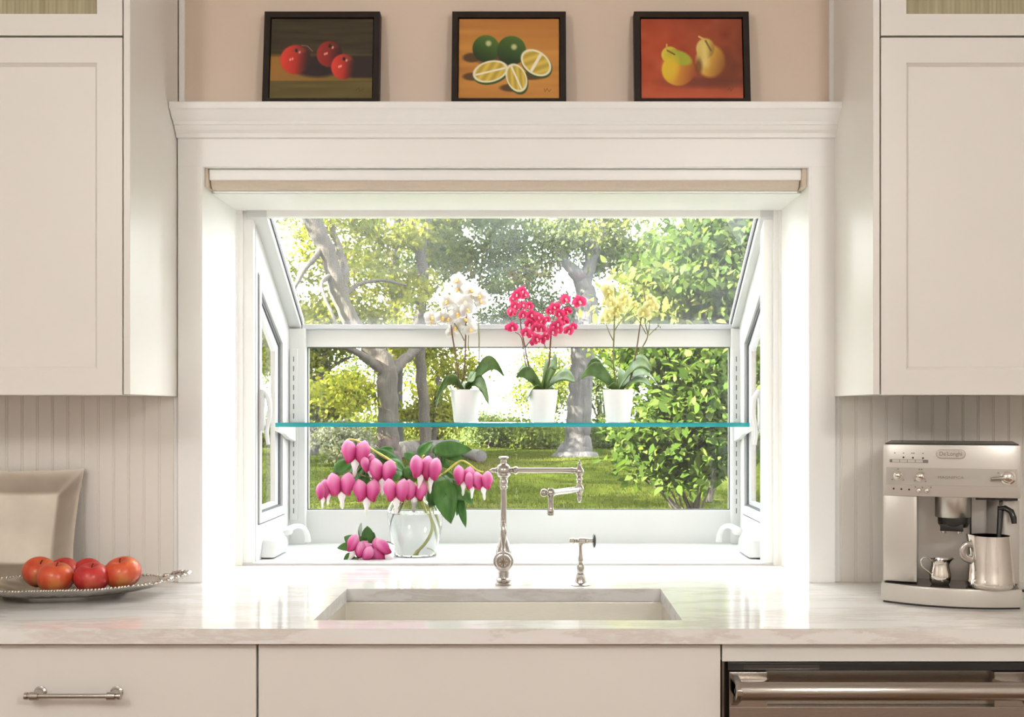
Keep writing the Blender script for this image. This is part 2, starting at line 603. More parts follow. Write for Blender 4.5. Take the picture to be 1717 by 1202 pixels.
def spline(pts, n=6):
    """catmull-rom through points (any dimension)"""
    pts = [np.array(p, float) for p in pts]
    out = []
    for i in range(len(pts) - 1):
        p0, p1, p2, p3 = pts[max(i - 1, 0)], pts[i], pts[i + 1], pts[min(i + 2, len(pts) - 1)]
        for k in range(n):
            t = k / n
            out.append(0.5 * ((2 * p1) + (-p0 + p2) * t + (2 * p0 - 5 * p1 + 4 * p2 - p3) * t * t + (-p0 + 3 * p1 - 3 * p2 + p3) * t ** 3))
    out.append(pts[-1])
    return out

def axis_matrix(origin, direction):
    q = Vector(direction).to_track_quat('Z', 'Y')
    return Matrix.Translation(Vector(origin)) @ q.to_matrix().to_4x4()

# ================================================================== SETTING
ZC = 0.914            # counter top
CEIL = 2.60
WT = 0.305            # wall thickness
OX = 0.755            # half width of the window opening
XL, XR, YB = -2.5, 2.5, -4.6

MB().box(XL, XR, YB, WT, -0.05, 0).build('floor', M['floor'])['kind'] = 'structure'
ceil = MB().box(XL, XR, YB, WT, CEIL, CEIL + 0.08).build('ceiling', M['ceil'])
ceil['kind'] = 'structure'
for (loc, size, watt) in LAMPS:  # made-up rods that carry the unseen lights
    MB().lathe([(0.0, CEIL), (0.06, CEIL), (0.05, CEIL - 0.02), (0.006, CEIL - 0.03), (0.006, loc[2] + size + 0.03), (0.03, loc[2] + size + 0.02), (0.03, loc[2] + size), (0.0, loc[2] + size)], 16,
               Matrix.Translation((loc[0], loc[1], 0))).build('added_lamp_rod', M['nickel'], ceil, smooth=40)
MB().box(XL - 0.1, XL, YB, WT, 0, CEIL).build('wall_left', M['ceil'])['kind'] = 'structure'
MB().box(XR, XR + 0.1, YB, WT, 0, CEIL).build('wall_right', M['ceil'])['kind'] = 'structure'
MB().box(XL, XR, YB - 0.1, YB, 0, CEIL).build('wall_front', M['ceil'])['kind'] = 'structure'
wall = (MB().box(XL, -OX, 0, WT, 0, CEIL).box(OX, XR, 0, WT, 0, CEIL)
        .box(-OX, OX, 0, WT, 1.96, CEIL).box(-OX, OX, 0, WT, 0, ZC - 0.035)).build('wall_back', M['taupe'])
wall['kind'] = 'structure'

# beadboard: one plank mesh shared by all boards
PW = 0.0379
def plank_mesh():
    w, t = PW / 2, 0.010
    pr = [(-w, 0), (-w, -t + 0.0018), (-w + 0.0012, -t + 0.0003), (-w + 0.0034, -t + 0.0003), (-w + 0.0046, -t + 0.0020),
          (-w + 0.0058, -t), (w - 0.0012, -t), (w, -t + 0.0018), (w, 0)]
    return MB().prism(pr, 0.0, 1.39 - ZC, 'z').mesh('plank')
pm = plank_mesh()
pm.materials.append(M['bead'])
for side, x0 in ((-1, -0.826), (1, 0.831)):
    for i in range(31):
        o = bpy.data.objects.new('plank', pm)
        COL.objects.link(o)
        o.parent = wall
        o.location = (x0 + side * (i + 0.5) * PW, 0, ZC)

# casing of the opening
def trim(name, mb, **kw):
    o = mb.build(name, M['trim'], **kw)
    o['kind'] = 'structure'
    return o
trim('trim_1', MB().box(-0.826, -OX, -0.009, 0.0, ZC, 1.99).box(-0.812, -OX, -0.022, -0.008, ZC, 1.99), bevel=0.002)
trim('trim_2', MB().box(OX, 0.831, -0.009, 0.0, ZC, 1.99).box(OX, 0.817, -0.022, -0.008, ZC, 1.99), bevel=0.002)
trim('trim_3', MB().box(-0.812, 0.817, -0.0225, -0.0, 1.944, 2.06), bevel=0.0015)
# crown shelf above the window
prof = [(0.0, 2.088), (-0.088, 2.088), (-0.090, 2.086), (-0.090, 2.072), (-0.082, 2.070), (-0.074, 2.060), (-0.066, 2.052), (-0.058, 2.048), (-0.056, 2.041),
        (-0.050, 2.040), (-0.046, 2.030), (-0.040, 2.026), (-0.036, 2.024), (-0.034, 2.014), (-0.022, 2.013), (0.0, 2.013)]
shelf = trim('trim_4', MB().prism(prof, -0.812, 0.817, 'x'), smooth=25)
trim('trim_5', MB().box(-0.813, -0.799, -0.012, 0, 2.088, CEIL), bevel=0.002)
trim('trim_6', MB().box(0.805, 0.819, -0.012, 0, 2.088, CEIL), bevel=0.002)
# side jambs and head lining of the deep reveal
trim('trim_7', MB().box(-OX - 0.02, -OX + 0.004, -0.0215, WT + 0.0, ZC + 0.0005, 1.944))
trim('trim_8', MB().box(OX - 0.004, OX + 0.02, -0.0215, WT + 0.0, ZC + 0.0005, 1.944))
trim('trim_9', MB().box(-OX, OX, 0.062, WT + 0.02, 1.893, 1.962).box(-OX, OX, -0.02, 0.062, 1.958, 1.964), bevel=0.0015)

# ------------------------------------------------------------------ garden window
WY0, WY1 = 0.305, 0.78
win = thing('window_1', (0, WY0, ZC), kind='structure')
RZ0, RZ1 = 1.900, 1.612          # roof pane heights at front and back
def zroof(Y): return RZ0 + (RZ1 - RZ0) * (Y - 0.315) / (WY1 - 0.315)
ZS = 0.920                       # seat
fr = MB()
fr.box(-0.775, -0.748, WY0 - 0.012, WY0 + 0.03, ZC, 1.893).box(-0.752, -0.735, WY0 - 0.006, WY0 + 0.03, ZC, 1.893)
fr.box(-0.737, -0.707, WY0 + 0.004, WY0 + 0.05, ZC, 1.893)
fr.box(0.744, 0.775, WY0 - 0.012, WY0 + 0.03, ZC, 1.893).box(0.730, 0.748, WY0 - 0.006, WY0 + 0.03, ZC, 1.893)
fr.box(0.704, 0.732, WY0 + 0.004, WY0 + 0.05, ZC, 1.893)
fr.build('front_frame', M['trim'], win, bevel=0.0012)
MB().box(-0.708, 0.705, WY0 - 0.004, WY0 + 0.03, 1.876, 1.93).build('head_frame', M['trim'], win, bevel=0.0015)
MB().box(-0.74, 0.74, WY0, WY1 + 0.04, ZS - 0.06, ZS).build('seat_board', M['vinyl'], win, bevel=0.002)
MB().box(-0.72, 0.735, WY1 - 0.002, WY1 + 0.04, ZS - 0.02, 1.025).build('bottom_rail', M['vinyl'], win, bevel=0.002)
MB().box(-0.72, 0.735, WY1 - 0.004, WY1 + 0.04, 1.543, 1.600).build('cross_rail', M['vinyl'], win, bevel=0.002)
MB().box(-0.665, 0.70, WY1 - 0.018, WY1 + 0.03, 1.599, 1.614).build('roof_sill', M['alu'], win, bevel=0.001)
MB().box(-0.72, -0.653, WY1 - 0.03, WY1 + 0.04, ZS, 1.60).build('corner_post', M['vinyl'], win, bevel=0.002)
MB().box(0.691, 0.735, WY1 - 0.03, WY1 + 0.04, ZS, 1.60).build('corner_post', M['vinyl'], win, bevel=0.002)
for x0, x1, xg in ((-0.725, -0.668, -0.664), (0.694, 0.74, 0.690)):
    q = [(0.30, zroof(0.30) - 0.035), (WY1 + 0.03, zroof(WY1 + 0.03) - 0.02), (WY1 + 0.03, zroof(WY1 + 0.03) + 0.04), (0.30, zroof(0.30) + 0.04)]
    r_ = MB().prism(q, x0, x1, 'x').build('rafter', M['vinyl'], win, bevel=0.002)
    q2 = [(0.31, zroof(0.31) - 0.012), (WY1, zroof(WY1) - 0.008), (WY1, zroof(WY1) + 0.01), (0.31, zroof(0.31) + 0.01)]
    MB().prism(q2, min(xg, x0, x1) if xg < 0 else xg, max(xg, x1) if xg < 0 else x0 + .01, 'x').build('gasket', M['gasket'], r_)
def pane(mb, mat, par):
    return mb.build('pane', mat, par)
pane(MB().prism([(0.315, zroof(0.315)), (WY1, zroof(WY1)), (WY1, zroof(WY1) + 0.005), (0.315, zroof(0.315) + 0.005)], -0.67, 0.70, 'x'), M['roofpane'], win)
pane(MB().box(-0.656, 0.694, WY1 + 0.012, WY1 + 0.017, 1.02, 1.55), M['pane'], win)
MB().ring([(-0.653, 1.025), (0.691, 1.025), (0.691, 1.543), (-0.653, 1.543)], [(-0.650, 1.028), (0.688, 1.028), (0.688, 1.540), (-0.650, 1.540)], WY1 + 0.004, WY1 + 0.012, 'y').build('gasket', M['gasket'], win)

def side_sash(sx):
    xw = -0.704 if sx < 0 else 0.716
    out = [(0.33, ZS), (0.79, ZS), (0.79, zroof(0.79) - 0.01), (0.33, zroof(0.33) - 0.01)]
    hole = [(0.350, 1.020), (0.680, 1.020), (0.680, 1.560), (0.350, 1.728)]
    def X(a): return xw + sx * a
    MB().ring(out, hole, X(0.0), X(0.03), 'x').build('side_frame', M['vinyl'], win, bevel=0.001)
    h2 = [(0.352, 1.024), (0.672, 1.024), (0.672, 1.557), (0.352, 1.722)]
    MB().ring(hole, h2, X(-0.0015), X(0.028), 'x').build('gasket', M['gasket'], win)
    i1 = [(0.372, 1.050), (0.640, 1.050), (0.640, 1.545), (0.372, 1.682)]
    sash = MB().ring(h2, i1, X(-0.006), X(0.022), 'x').build('sash', M['vinyl'], win, bevel=0.0015)
    i2 = [(0.378, 1.056), (0.625, 1.056), (0.625, 1.537), (0.378, 1.665)]
    MB().ring(i1, i2, X(0.002), X(0.020), 'x').build('gasket', M['gasket'], sash)
    i3 = [(0.392, 1.068), (0.585, 1.068), (0.585, 1.520), (0.392, 1.630)]
    MB().ring(i2, i3, X(0.006), X(0.020), 'x').build('glazing_bead', M['alu'], sash, bevel=0.001)
    pane(MB().prism(i2, X(0.010), X(0.014), 'x'), M['pane'], sash)
    # lock lever on the near stile
    lv = MB()
    lv.box(min(X(-0.006), X(-0.016)), max(X(-0.006), X(-0.016)), 0.350, 0.372, 1.285, 1.400)
    pts = spline([(X(-0.014), 0.361, 1.395), (X(-0.028), 0.360, 1.372), (X(-0.030), 0.360, 1.330), (X(-0.022), 0.361, 1.285), (X(-0.026), 0.361, 1.245)], 5)
    lv.tube(pts, [0.0085 - 0.0035 * (i / (len(pts) - 1)) for i in range(len(pts))], 10)
    lv.build('lock_lever', M['vinyl'], sash, smooth=40)
    # crank operator low on the frame
    cr = MB()
    q = [(0.38, ZS + 0.004), (0.56, ZS + 0.004), (0.545, ZS + 0.045), (0.50, ZS + 0.058), (0.41, ZS + 0.052)]
    cr.prism(q, X(0.002), X(-0.040), 'x')
    body = cr.build('crank_operator', M['vinyl'], win, bevel=0.006, smooth=40)
    h = MB()
    h.ball((X(-0.048), 0.515, ZS + 0.066), 0.015, 14, (1, 1, 0.8))
    pts = spline([(X(-0.045), 0.515, ZS + 0.068), (X(-0.062), 0.555, ZS + 0.076), (X(-0.075), 0.60, ZS + 0.068), (X(-0.082), 0.625, ZS + 0.045), (X(-0.083), 0.632, ZS + 0.022)], 5)
    h.tube(pts, [0.010 - 0.003 * math.sin(PI * i / (len(pts) - 1)) for i in range(len(pts))], 10)
    h.build('crank_handle', M['vinyl'], body, smooth=40)
side_sash(-1)
side_sash(1)

# slotted shelf standards with brackets
for x0, x1 in ((-0.700, -0.676), (0.694, 0.716)):
    yb = WY1 - 0.031
    st = MB().box(x0, x1, yb - 0.006, yb + 0.001, 0.997, 1.535).build('shelf_standard', M['vinyl'], win, bevel=0.001)
    sl = MB()
    xm = (x0 + x1) / 2
    for k in range(17):
        z = 1.018 + k * 0.0298
        sl.box(xm - 0.0014, xm + 0.0014, yb - 0.0066, yb - 0.003, z, z + 0.0165)
    sl.build('slot_row', M['gasket'], st)
    MB().prism([(yb - 0.005, 1.2925), (0.505, 1.2925), (0.505, 1.284), (0.60, 1.270), (0.66, 1.255), (yb - 0.005, 1.245)], xm - 0.007, xm + 0.007, 'x').build('shelf_bracket', M['vinyl'], st, bevel=0.001)

# roller shade in its slot
rs = thing('roller_shade', (0, 0.03, 1.90), 'rolled-up beige fabric roller shade in the slot above the window', 'shade')
MB().box(-0.742, 0.738, 0.004, 0.030, 1.917, 1.945).build('cassette', M['trim'], rs, bevel=0.002)
MB().tube([(-0.74, 0.034, 1.9165), (0.735, 0.034, 1.9165)], 0.0205, 20).build('fabric_roll', M['shade'], rs, smooth=50)
MB().box(0.7385, 0.7505, -0.002, 0.05, 1.8975, 1.947).build('bracket', M['shade'], rs, bevel=0.001)
MB().box(-0.7505, -0.7435, -0.002, 0.05, 1.8975, 1.947).build('bracket', M['shade'], rs, bevel=0.001)
MB().box(-0.742, 0.738, 0.040, 0.060, 1.8940, 1.8965).build('hem_bar', M['trim'], rs)

# ------------------------------------------------------------------ counter, sink
def cell_slab(xs, ys, z0, z1, keep):
    mb = MB()
    nx, ny = len(xs), len(ys)
    idx = lambda i, j, k: k * nx * ny + j * nx + i
    v = [(x, y, z) for z in (z0, z1) for y in ys for x in xs]
    f = []
    K = lambda i, j: 0 <= i < nx - 1 and 0 <= j < ny - 1 and keep(i, j)
    for j in range(ny - 1):
        for i in range(nx - 1):
            if not K(i, j): continue
            f.append((idx(i, j, 1), idx(i + 1, j, 1), idx(i + 1, j + 1, 1), idx(i, j + 1, 1)))
            f.append((idx(i, j, 0), idx(i, j + 1, 0), idx(i + 1, j + 1, 0), idx(i + 1, j, 0)))
            if not K(i, j - 1): f.append((idx(i, j, 0), idx(i + 1, j, 0), idx(i + 1, j, 1), idx(i, j, 1)))
            if not K(i, j + 1): f.append((idx(i + 1, j + 1, 0), idx(i, j + 1, 0), idx(i, j + 1, 1), idx(i + 1, j + 1, 1)))
            if not K(i - 1, j): f.append((idx(i, j + 1, 0), idx(i, j, 0), idx(i, j, 1), idx(i, j + 1, 1)))
            if not K(i + 1, j): f.append((idx(i + 1, j, 0), idx(i + 1, j + 1, 0), idx(i + 1, j + 1, 1), idx(i + 1, j, 1)))
    mb.add(v, f)
    return mb
xs = [-2.0, -OX + 0.002, -0.377, 0.373, OX - 0.002, 2.0]
ys = [-0.62, -0.53, -0.116, -0.011, WY0 - 0.013]
ct = cell_slab(xs, ys, ZC - 0.030, ZC, lambda i, j: (j < 3 or i in (1, 2, 3)) and not (i == 2 and j == 1)).build('countertop', M['marble'], origin=(0, -0.3, ZC - 0.03))
props(ct, 'long white marble countertop with grey-brown veins and a sink cut-out', 'countertop')

snk = thing('kitchen_sink', (0, -0.32, 0.66), 'undermounted stainless steel kitchen sink set into the marble counter', 'sink')
sx0, sx1, sy0, sy1 = -0.381, 0.377, -0.534, -0.112
b = MB()
z1, z0 = ZC - 0.031, 0.675
b.ring([(sx0 - 0.02, sy0 - 0.02), (sx1 + 0.02, sy0 - 0.02), (sx1 + 0.02, sy1 + 0.02), (sx0 - 0.02, sy1 + 0.02)], [(sx0, sy0), (sx1, sy0), (sx1, sy1), (sx0, sy1)], z1 - 0.003, z1, 'z')
b.ring([(sx0 - 0.003, sy0 - 0.003), (sx1 + 0.003, sy0 - 0.003), (sx1 + 0.003, sy1 + 0.003), (sx0 - 0.003, sy1 + 0.003)], [(sx0, sy0), (sx1, sy0), (sx1, sy1), (sx0, sy1)], z0, z1 - 0.002, 'z')
b.box(sx0 - 0.003, sx1 + 0.003, sy0 - 0.003, sy1 + 0.003, z0 - 0.003, z0)
b.build('basin', M['steel_sink'], snk, bevel=0.001)
MB().lathe([(0.001, 0), (0.035, 0), (0.045, 0.004), (0.047, 0.001)], 24, Matrix.Translation((0, -0.22, z0 + 0.0005))).build('drain', M['chrome'], snk, smooth=40)

# ------------------------------------------------------------------ cabinets
def shaker(mb_out, x0, x1, z0, z1, yf, stile=0.0555, depth=0.008, thick=0.02, top=None, bot=None):
    """frame-and-panel door; yf is the front plane (camera side)"""
    t = top or stile; bt = bot or stile
    o = [(x0, z0), (x1, z0), (x1, z1), (x0, z1)]
    i = [(x0 + stile, z0 + bt), (x1 - stile, z0 + bt), (x1 - stile, z1 - t), (x0 + stile, z1 - t)]
    e = 0.006
    j = [(a + (e if k in (0, 3) else -e), c + (e if k in (0, 1) else -e)) for k, (a, c) in enumerate(i)]
    mb_out.ring(o, i, yf, yf + thick, 'y')
    n = 4
    v = [(a, yf + 0.002, c) for a, c in i] + [(a, yf + depth, c) for a, c in j]
    mb_out.add(v, [(k, (k + 1) % 4, 4 + (k + 1) % 4, 4 + k) for k in range(4)])
    mb_out.box(j[0][0], j[1][0], yf + depth, yf + thick, j[0][1], j[2][1])
    return i

def pull(par, xc, z, yf, length=0.15):
    """bar pull with two posts and collars"""
    h = MB()
    yb = yf - 0.030
    h.tube([(xc - length / 2 - 0.017, yb, z), (xc + length / 2 + 0.017, yb, z)], 0.0048, 14)
    for s in (-1, 1):
        x = xc + s * length / 2
        h.tube([(x - 0.008, yb, z), (x + 0.008, yb, z)], 0.0080, 14)
        h.tube([(x + s * 0.013, yb, z), (x + s * 0.0185, yb, z)], 0.0072, 14)
        h.lathe([(0.0125, 0), (0.0125, 0.003), (0.009, 0.005), (0.0065, 0.008), (0.0055, 0.030)], 16, axis_matrix((x, yf, z + 0.0005), (0, -1, 0)))
    return h.build('handle', M['nickel'], par, smooth=40)

def upper_cabinet(side, label):
    t = thing('wall_cabinet', (side * 1.3, -0.17, 1.373), label, 'cabinet')
    xi = 0.8145
    xo = 2.0
    yf = -0.346
    b = MB()
    a0, a1 = sorted((side * xi, side * (xi + 0.0145)))
    b.box(a0, a1, yf, -0.012, 1.3755, CEIL - 0.002)                       # inner side panel
    a0, a1 = sorted((side * (xi + 0.0145), side * xo))
    b.box(a0, a1, yf + 0.024, -0.012, 1.3765, CEIL - 0.002)                # carcase
    b.build('carcase', M['cream'], t, bevel=0.0015)
    # dark sheet imitating the shade in the gaps between doors
    MB().box(a0 + 0.0005, a1, yf + 0.0225, yf + 0.0245, 1.378, CEIL - 0.01).build('gap_shade_sheet', M['gap'], t)
    w = 0.385
    x = xi + 0.0175
    for k in range(3):
        a0, a1 = sorted((side * x, side * (x + w - 0.003)))
        d = MB()
        shaker(d, a0, a1, 1.3745, 2.158, yf)
        d.build('door', M['cream'], t, bevel=0.0008)
        d2 = MB()
        d2.ring([(a0, 2.1625), (a1, 2.1625), (a1, CEIL - 0.02), (a0, CEIL - 0.02)],
                [(a0 + 0.0555, 2.210), (a1 - 0.0555, 2.210), (a1 - 0.0555, CEIL - 0.075), (a0 + 0.0555, CEIL - 0.075)], yf, yf + 0.02, 'y')
        dd = d2.build('glass_door', M['cream'], t, bevel=0.0008)
        g = MB()
        gx0, gx1 = a0 + 0.0545, a1 - 0.0545
        n = int((gx1 - gx0) / 0.009)
        rows = [[], []]
        for i in range(n * 4 + 1):
            xx = gx0 + (gx1 - gx0) * i / (n * 4)
            yy = yf + 0.009 + 0.0018 * abs(math.sin(PI * i / 4))
            rows[0].append((xx, yy, 2.209)); rows[1].append((xx, yy, CEIL - 0.074))
        g.sheet(rows)
        g.build('reeded_pane', M['reeded'], dd, smooth=60)
        x += w
    return t
upper_cabinet(-1, 'cream wall cabinet left of the window, above the apples and pewter platter')
upper_cabinet(1, 'cream wall cabinet right of the window, above the coffee machine')

YD = -0.600
def base_cabinet(x0, x1, label, kind):
    t = thing('base_cabinet', ((x0 + x1) / 2, -0.3, 0), label, 'cabinet')
    b = MB()
    if kind == 'sink':      # open above so the bowl hangs free
        b.box(x0, x0 + 0.018, YD + 0.0225, -0.02, 0.10, ZC - 0.033).box(x1 - 0.018, x1, YD + 0.0225, -0.02, 0.10, ZC - 0.033)
        b.box(x0, x1, YD + 0.0225, YD + 0.04, 0.10, ZC - 0.033).box(x0, x1, -0.03, -0.02, 0.10, ZC - 0.033).box(x0, x1, YD + 0.04, -0.03, 0.10, 0.12)
    else:
        b.box(x0, x1, YD + 0.0225, -0.02, 0.10, ZC - 0.033)
    b.box(x0, x1, YD + 0.08, -0.02, 0.0, 0.10)
    b.build('carcase', M['cream'], t)
    MB().box(x0 + 0.001, x1 - 0.001, YD + 0.0205, YD + 0.0226, 0.11, ZC - 0.036).build('gap_shade_sheet', M['gap'], t)  # dark sheet standing in for shade between the fronts
    g = 0.0016
    top = ZC - 0.0355
    if kind == 'drawer':
        dr = MB().box(x0 + g, x1 - g, YD, YD + 0.02, 0.70, top).build('drawer', M['cream'], t, bevel=0.0012)
        pull(dr, (x0 + x1) / 2, 0.785, YD)
        for za, zb in ((0.41, 0.696), (0.115, 0.406)):
            dr = MB().box(x0 + g, x1 - g, YD, YD + 0.02, za, zb).build('drawer', M['cream'], t, bevel=0.0012)
            pull(dr, (x0 + x1) / 2, (za + zb) / 2 + 0.06, YD)
    else:
        MB().box(x0 + g, x1 - g, YD, YD + 0.02, 0.70, top).build('false_front', M['cream'], t, bevel=0.0012)
        xm = (x0 + x1) / 2
        for a, c in ((x0 + g, xm - g), (xm + g, x1 - g)):
            d = MB()
            shaker(d, a, c, 0.115, 0.696, YD)
            d.build('door', M['cream'], t)
    return t
base_cabinet(-1.175, -0.4745, 'cream drawer cabinet with a bar pull, under the apple tray', 'drawer')
base_cabinet(-2.0, -1.1765, 'cream drawer cabinet at the far left end of the counter', 'drawer')
base_cabinet(-0.473, 0.4405, 'plain cream cabinet front directly below the sink', 'sink')
base_cabinet(1.062, 2.0, 'cream drawer cabinet at the far right end of the counter', 'drawer')
t = thing('appliance_surround', (0.75, -0.3, 0), 'narrow cream rail between the marble counter and the dishwasher', 'panel')
MB().box(0.4425, 1.060, YD, YD + 0.03, 0.8455, ZC - 0.0345).build('filler_rail', M['cream'], t, bevel=0.0012)
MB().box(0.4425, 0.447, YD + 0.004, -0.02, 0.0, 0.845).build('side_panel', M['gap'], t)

# ------------------------------------------------------------------ dishwasher
dw = thing('dishwasher', (0.753, -0.3, 0), 'stainless steel dishwasher with a thick bar handle below the coffee machine', 'dishwasher')
dx0, dx1 = 0.4555, 1.052
MB().box(0.450, 1.058, YD + 0.03, -0.03, 0.08, 0.842).build('tub', M['black'], dw)
MB().box(0.4545, 1.055, YD + 0.006, YD + 0.03, 0.8265, 0.8425).build('control_strip', M['black'], dw, bevel=0.001)
MB().box(dx0 + 0.03, dx0 + 0.18, YD + 0.0050, YD + 0.007, 0.829, 0.8385).build('display_window', M['darkglass'], dw)
d = MB()
d.box(dx0, dx1, YD - 0.004, YD + 0.03, 0.10, 0.757)
d.box(dx0, dx0 + 0.075, YD - 0.004, YD + 0.03, 0.757, 0.8255).box(dx1 - 0.075, dx1, YD - 0.004, YD + 0.03, 0.757, 0.8255)
d.prism([(YD + 0.016, 0.757), (YD + 0.03, 0.757), (YD + 0.03, 0.8255), (YD + 0.016, 0.8255)], dx0 + 0.07, dx1 - 0.07, 'x')
door = d.build('door', M['dwsteel'], dw, bevel=0.001)
yb = -0.652
h = MB()
h.tube([(dx0 + 0.012, yb, 0.800), (dx1 - 0.012, yb, 0.800)], 0.0175, 24)
for a, s in ((dx0 + 0.004, 1), (dx1 - 0.004, -1)):
    p = [(YD - 0.003, 0.824), (YD - 0.003, 0.760), (yb - 0.008, 0.785), (yb - 0.0175, 0.795), (yb - 0.0175, 0.805), (yb - 0.008, 0.816)]
    h.prism(p, a, a + s * 0.012, 'x')
    h.prism([(a, YD - 0.003), (a + s * 0.075, YD - 0.003), (a + s * 0.045, yb), (a, yb)], 0.787, 0.813, 'z')
hd = h.build('handle', M['dwsteel'], door, smooth=35, bevel=0.001)
for a in (dx0 + 0.0035, dx1 - 0.0035):
    MB().ball((a, yb, 0.800), 0.006, 10, (0.3, 1, 1)).build('end_plug', M['black'], hd)
MB().box(dx0 + 0.01, dx1 - 0.01, YD + 0.05, YD + 0.06, 0.0, 0.10).build('kick_plate', M['black'], dw)

# ================================================================== THINGS ON THE SHELF: three paintings
def srgb(c):
    return np.where(np.array(c) / 255.0 <= 0.04045, np.array(c) / 255.0 / 12.92, ((np.array(c) / 255.0 + 0.055) / 1.055) ** 2.4)

class Canvas:
    """a small picture worked out on a grid of u, v (v runs downwards), stored as the canvas mesh's paint colours"""
    def __init__(s, w=220, h=164):
        s.w, s.h = w, h
        s.u, s.v = np.meshgrid(np.linspace(0, 1, w), np.linspace(0, 1, h))
        s.c = np.zeros((h, w, 3))
        s.rng = np.random.default_rng(3)
    def grain(s, sx, sy, amp):
        n = s.rng.normal(size=(max(2, s.h // sy), max(2, s.w // sx)))
        iy = np.clip((s.v * (n.shape[0] - 1)), 0, n.shape[0] - 1.001); ix = np.clip((s.u * (n.shape[1] - 1)), 0, n.shape[1] - 1.001)
        y0, x0 = iy.astype(int), ix.astype(int); fy, fx = iy - y0, ix - x0
        return amp * (n[y0, x0] * (1 - fy) * (1 - fx) + n[y0 + 1, x0] * fy * (1 - fx) + n[y0, x0 + 1] * (1 - fy) * fx + n[y0 + 1, x0 + 1] * fy * fx)
    def lay(s, col, mask):
        m = np.clip(mask, 0, 1)[..., None]
        col = np.asarray(col, float)
        s.c = s.c * (1 - m) + col * m
    def ell(s, cx, cy, rx, ry, rot=0, soft=0.08):
        a = 0.75
        dx, dy = (s.u - cx), (s.v - cy) * a
        cr, sr = math.cos(rot), math.sin(rot)
        x = (dx * cr + dy * sr) / rx; y = (-dx * sr + dy * cr) / (ry * a)
        d = np.sqrt(x * x + y * y)
        return np.clip((1 - d) / soft + 0.5, 0, 1), x, y, d
    def ball(s, cx, cy, rx, ry, lit, mid, dark, lx=-0.5, ly=-0.2, rot=0, soft=0.08):
        m, x, y, d = s.ell(cx, cy, rx, ry, rot, soft)
        t = np.clip(0.5 - 0.62 * (x * -lx * -1 * -1 + y * -ly * -1 * -1) , 0, 1) if False else np.clip(0.5 + 0.6 * (x * lx + y * ly), 0, 1)
        lit, mid, dark = (np.array(k, float) for k in (lit, mid, dark))
        t3 = t[..., None]
        c = np.where(t3 > 0.5, mid + (lit - mid) * (t3 - 0.5) * 2, dark + (mid - dark) * t3 * 2)
        s.lay(c, m)
    def stroke(s, pts, r, col, soft=0.6):
        for (x0, y0), (x1, y1) in zip(pts[:-1], pts[1:]):
            dx, dy = x1 - x0, (y1 - y0) * 0.75
            px, py = s.u - x0, (s.v - y0) * 0.75
            t = np.clip((px * dx + py * dy) / (dx * dx + dy * dy + 1e-9), 0, 1)
            d = np.hypot(px - t * dx, py - t * dy)
            s.lay(col, np.clip((r - d) / (r * soft) + 0.2, 0, 1))

def paint_apples():
    k = Canvas()
    top = np.array((58, 48, 26)); olive = np.array((96, 82, 34))
    k.c[:] = top
    k.c += (k.grain(40, 4, 5))[..., None]
    table = np.clip((k.v - 0.43) / 0.06, 0, 1)
    left = np.clip(1 - k.u * 1.1, 0, 1)[..., None]
    k.lay(np.array((112, 92, 36)) * (1 - left) + np.array((160, 112, 44)) * left, table)
    k.lay(np.array((98, 84, 36)) + k.grain(50, 6, 6)[..., None], np.clip((k.v - 0.78) / 0.02, 0, 1))
    k.lay((70, 62, 28), np.clip(1 - abs(k.v - 0.79) / 0.012, 0, 1) * 0.6)
    m, _, _, _ = k.ell(0.46, 0.60, 0.24, 0.135, 0, 0.35); k.lay((38, 22, 22), m)
    k.lay((40, 24, 20), np.clip((k.u - 0.76) / 0.05, 0, 1) * np.clip((k.v - 0.45) / 0.03, 0, 1) * np.clip((0.76 - k.v) / 0.03, 0, 1))
    for cx, cy, rx, ry, q in ((0.245, 0.515, 0.150, 0.185, 1.0), (0.575, 0.445, 0.125, 0.165, 0.72), (0.715, 0.605, 0.120, 0.160, 1.0)):
        k.ball(cx, cy, rx, ry, np.array((222, 62, 46)) * q, np.array((186, 44, 32)) * q, (52, 26, 22), -1.0, -0.1, 0, 0.12)
        m, _, _, _ = k.ell(cx + 0.03, cy - ry * 0.62, rx * 0.42, ry * 0.2, 0, 0.6); k.lay(np.array((150, 66, 50)) * q, m * 0.7)
        m, _, _, _ = k.ell(cx + 0.005, cy - ry * 0.62, 0.013, 0.022, 0, 0.5); k.lay((30, 16, 14), m)
        for ex, ey in ((-0.35, 0.0), (-0.2, -0.05), (0.25, -0.5)):
            m, _, _, _ = k.ell(cx + ex * rx, cy + ey * ry, 0.009, 0.018, 0.3, 0.6); k.lay((245, 176, 160), m * 0.85)
    k.stroke([(0.30, 0.335), (0.36, 0.345), (0.41, 0.41)], 0.004, (170, 110, 96), 0.9)
    k.stroke([(0.84, 0.90), (0.87, 0.87), (0.88, 0.92), (0.92, 0.88)], 0.003, (72, 58, 28), 0.9)
    return k

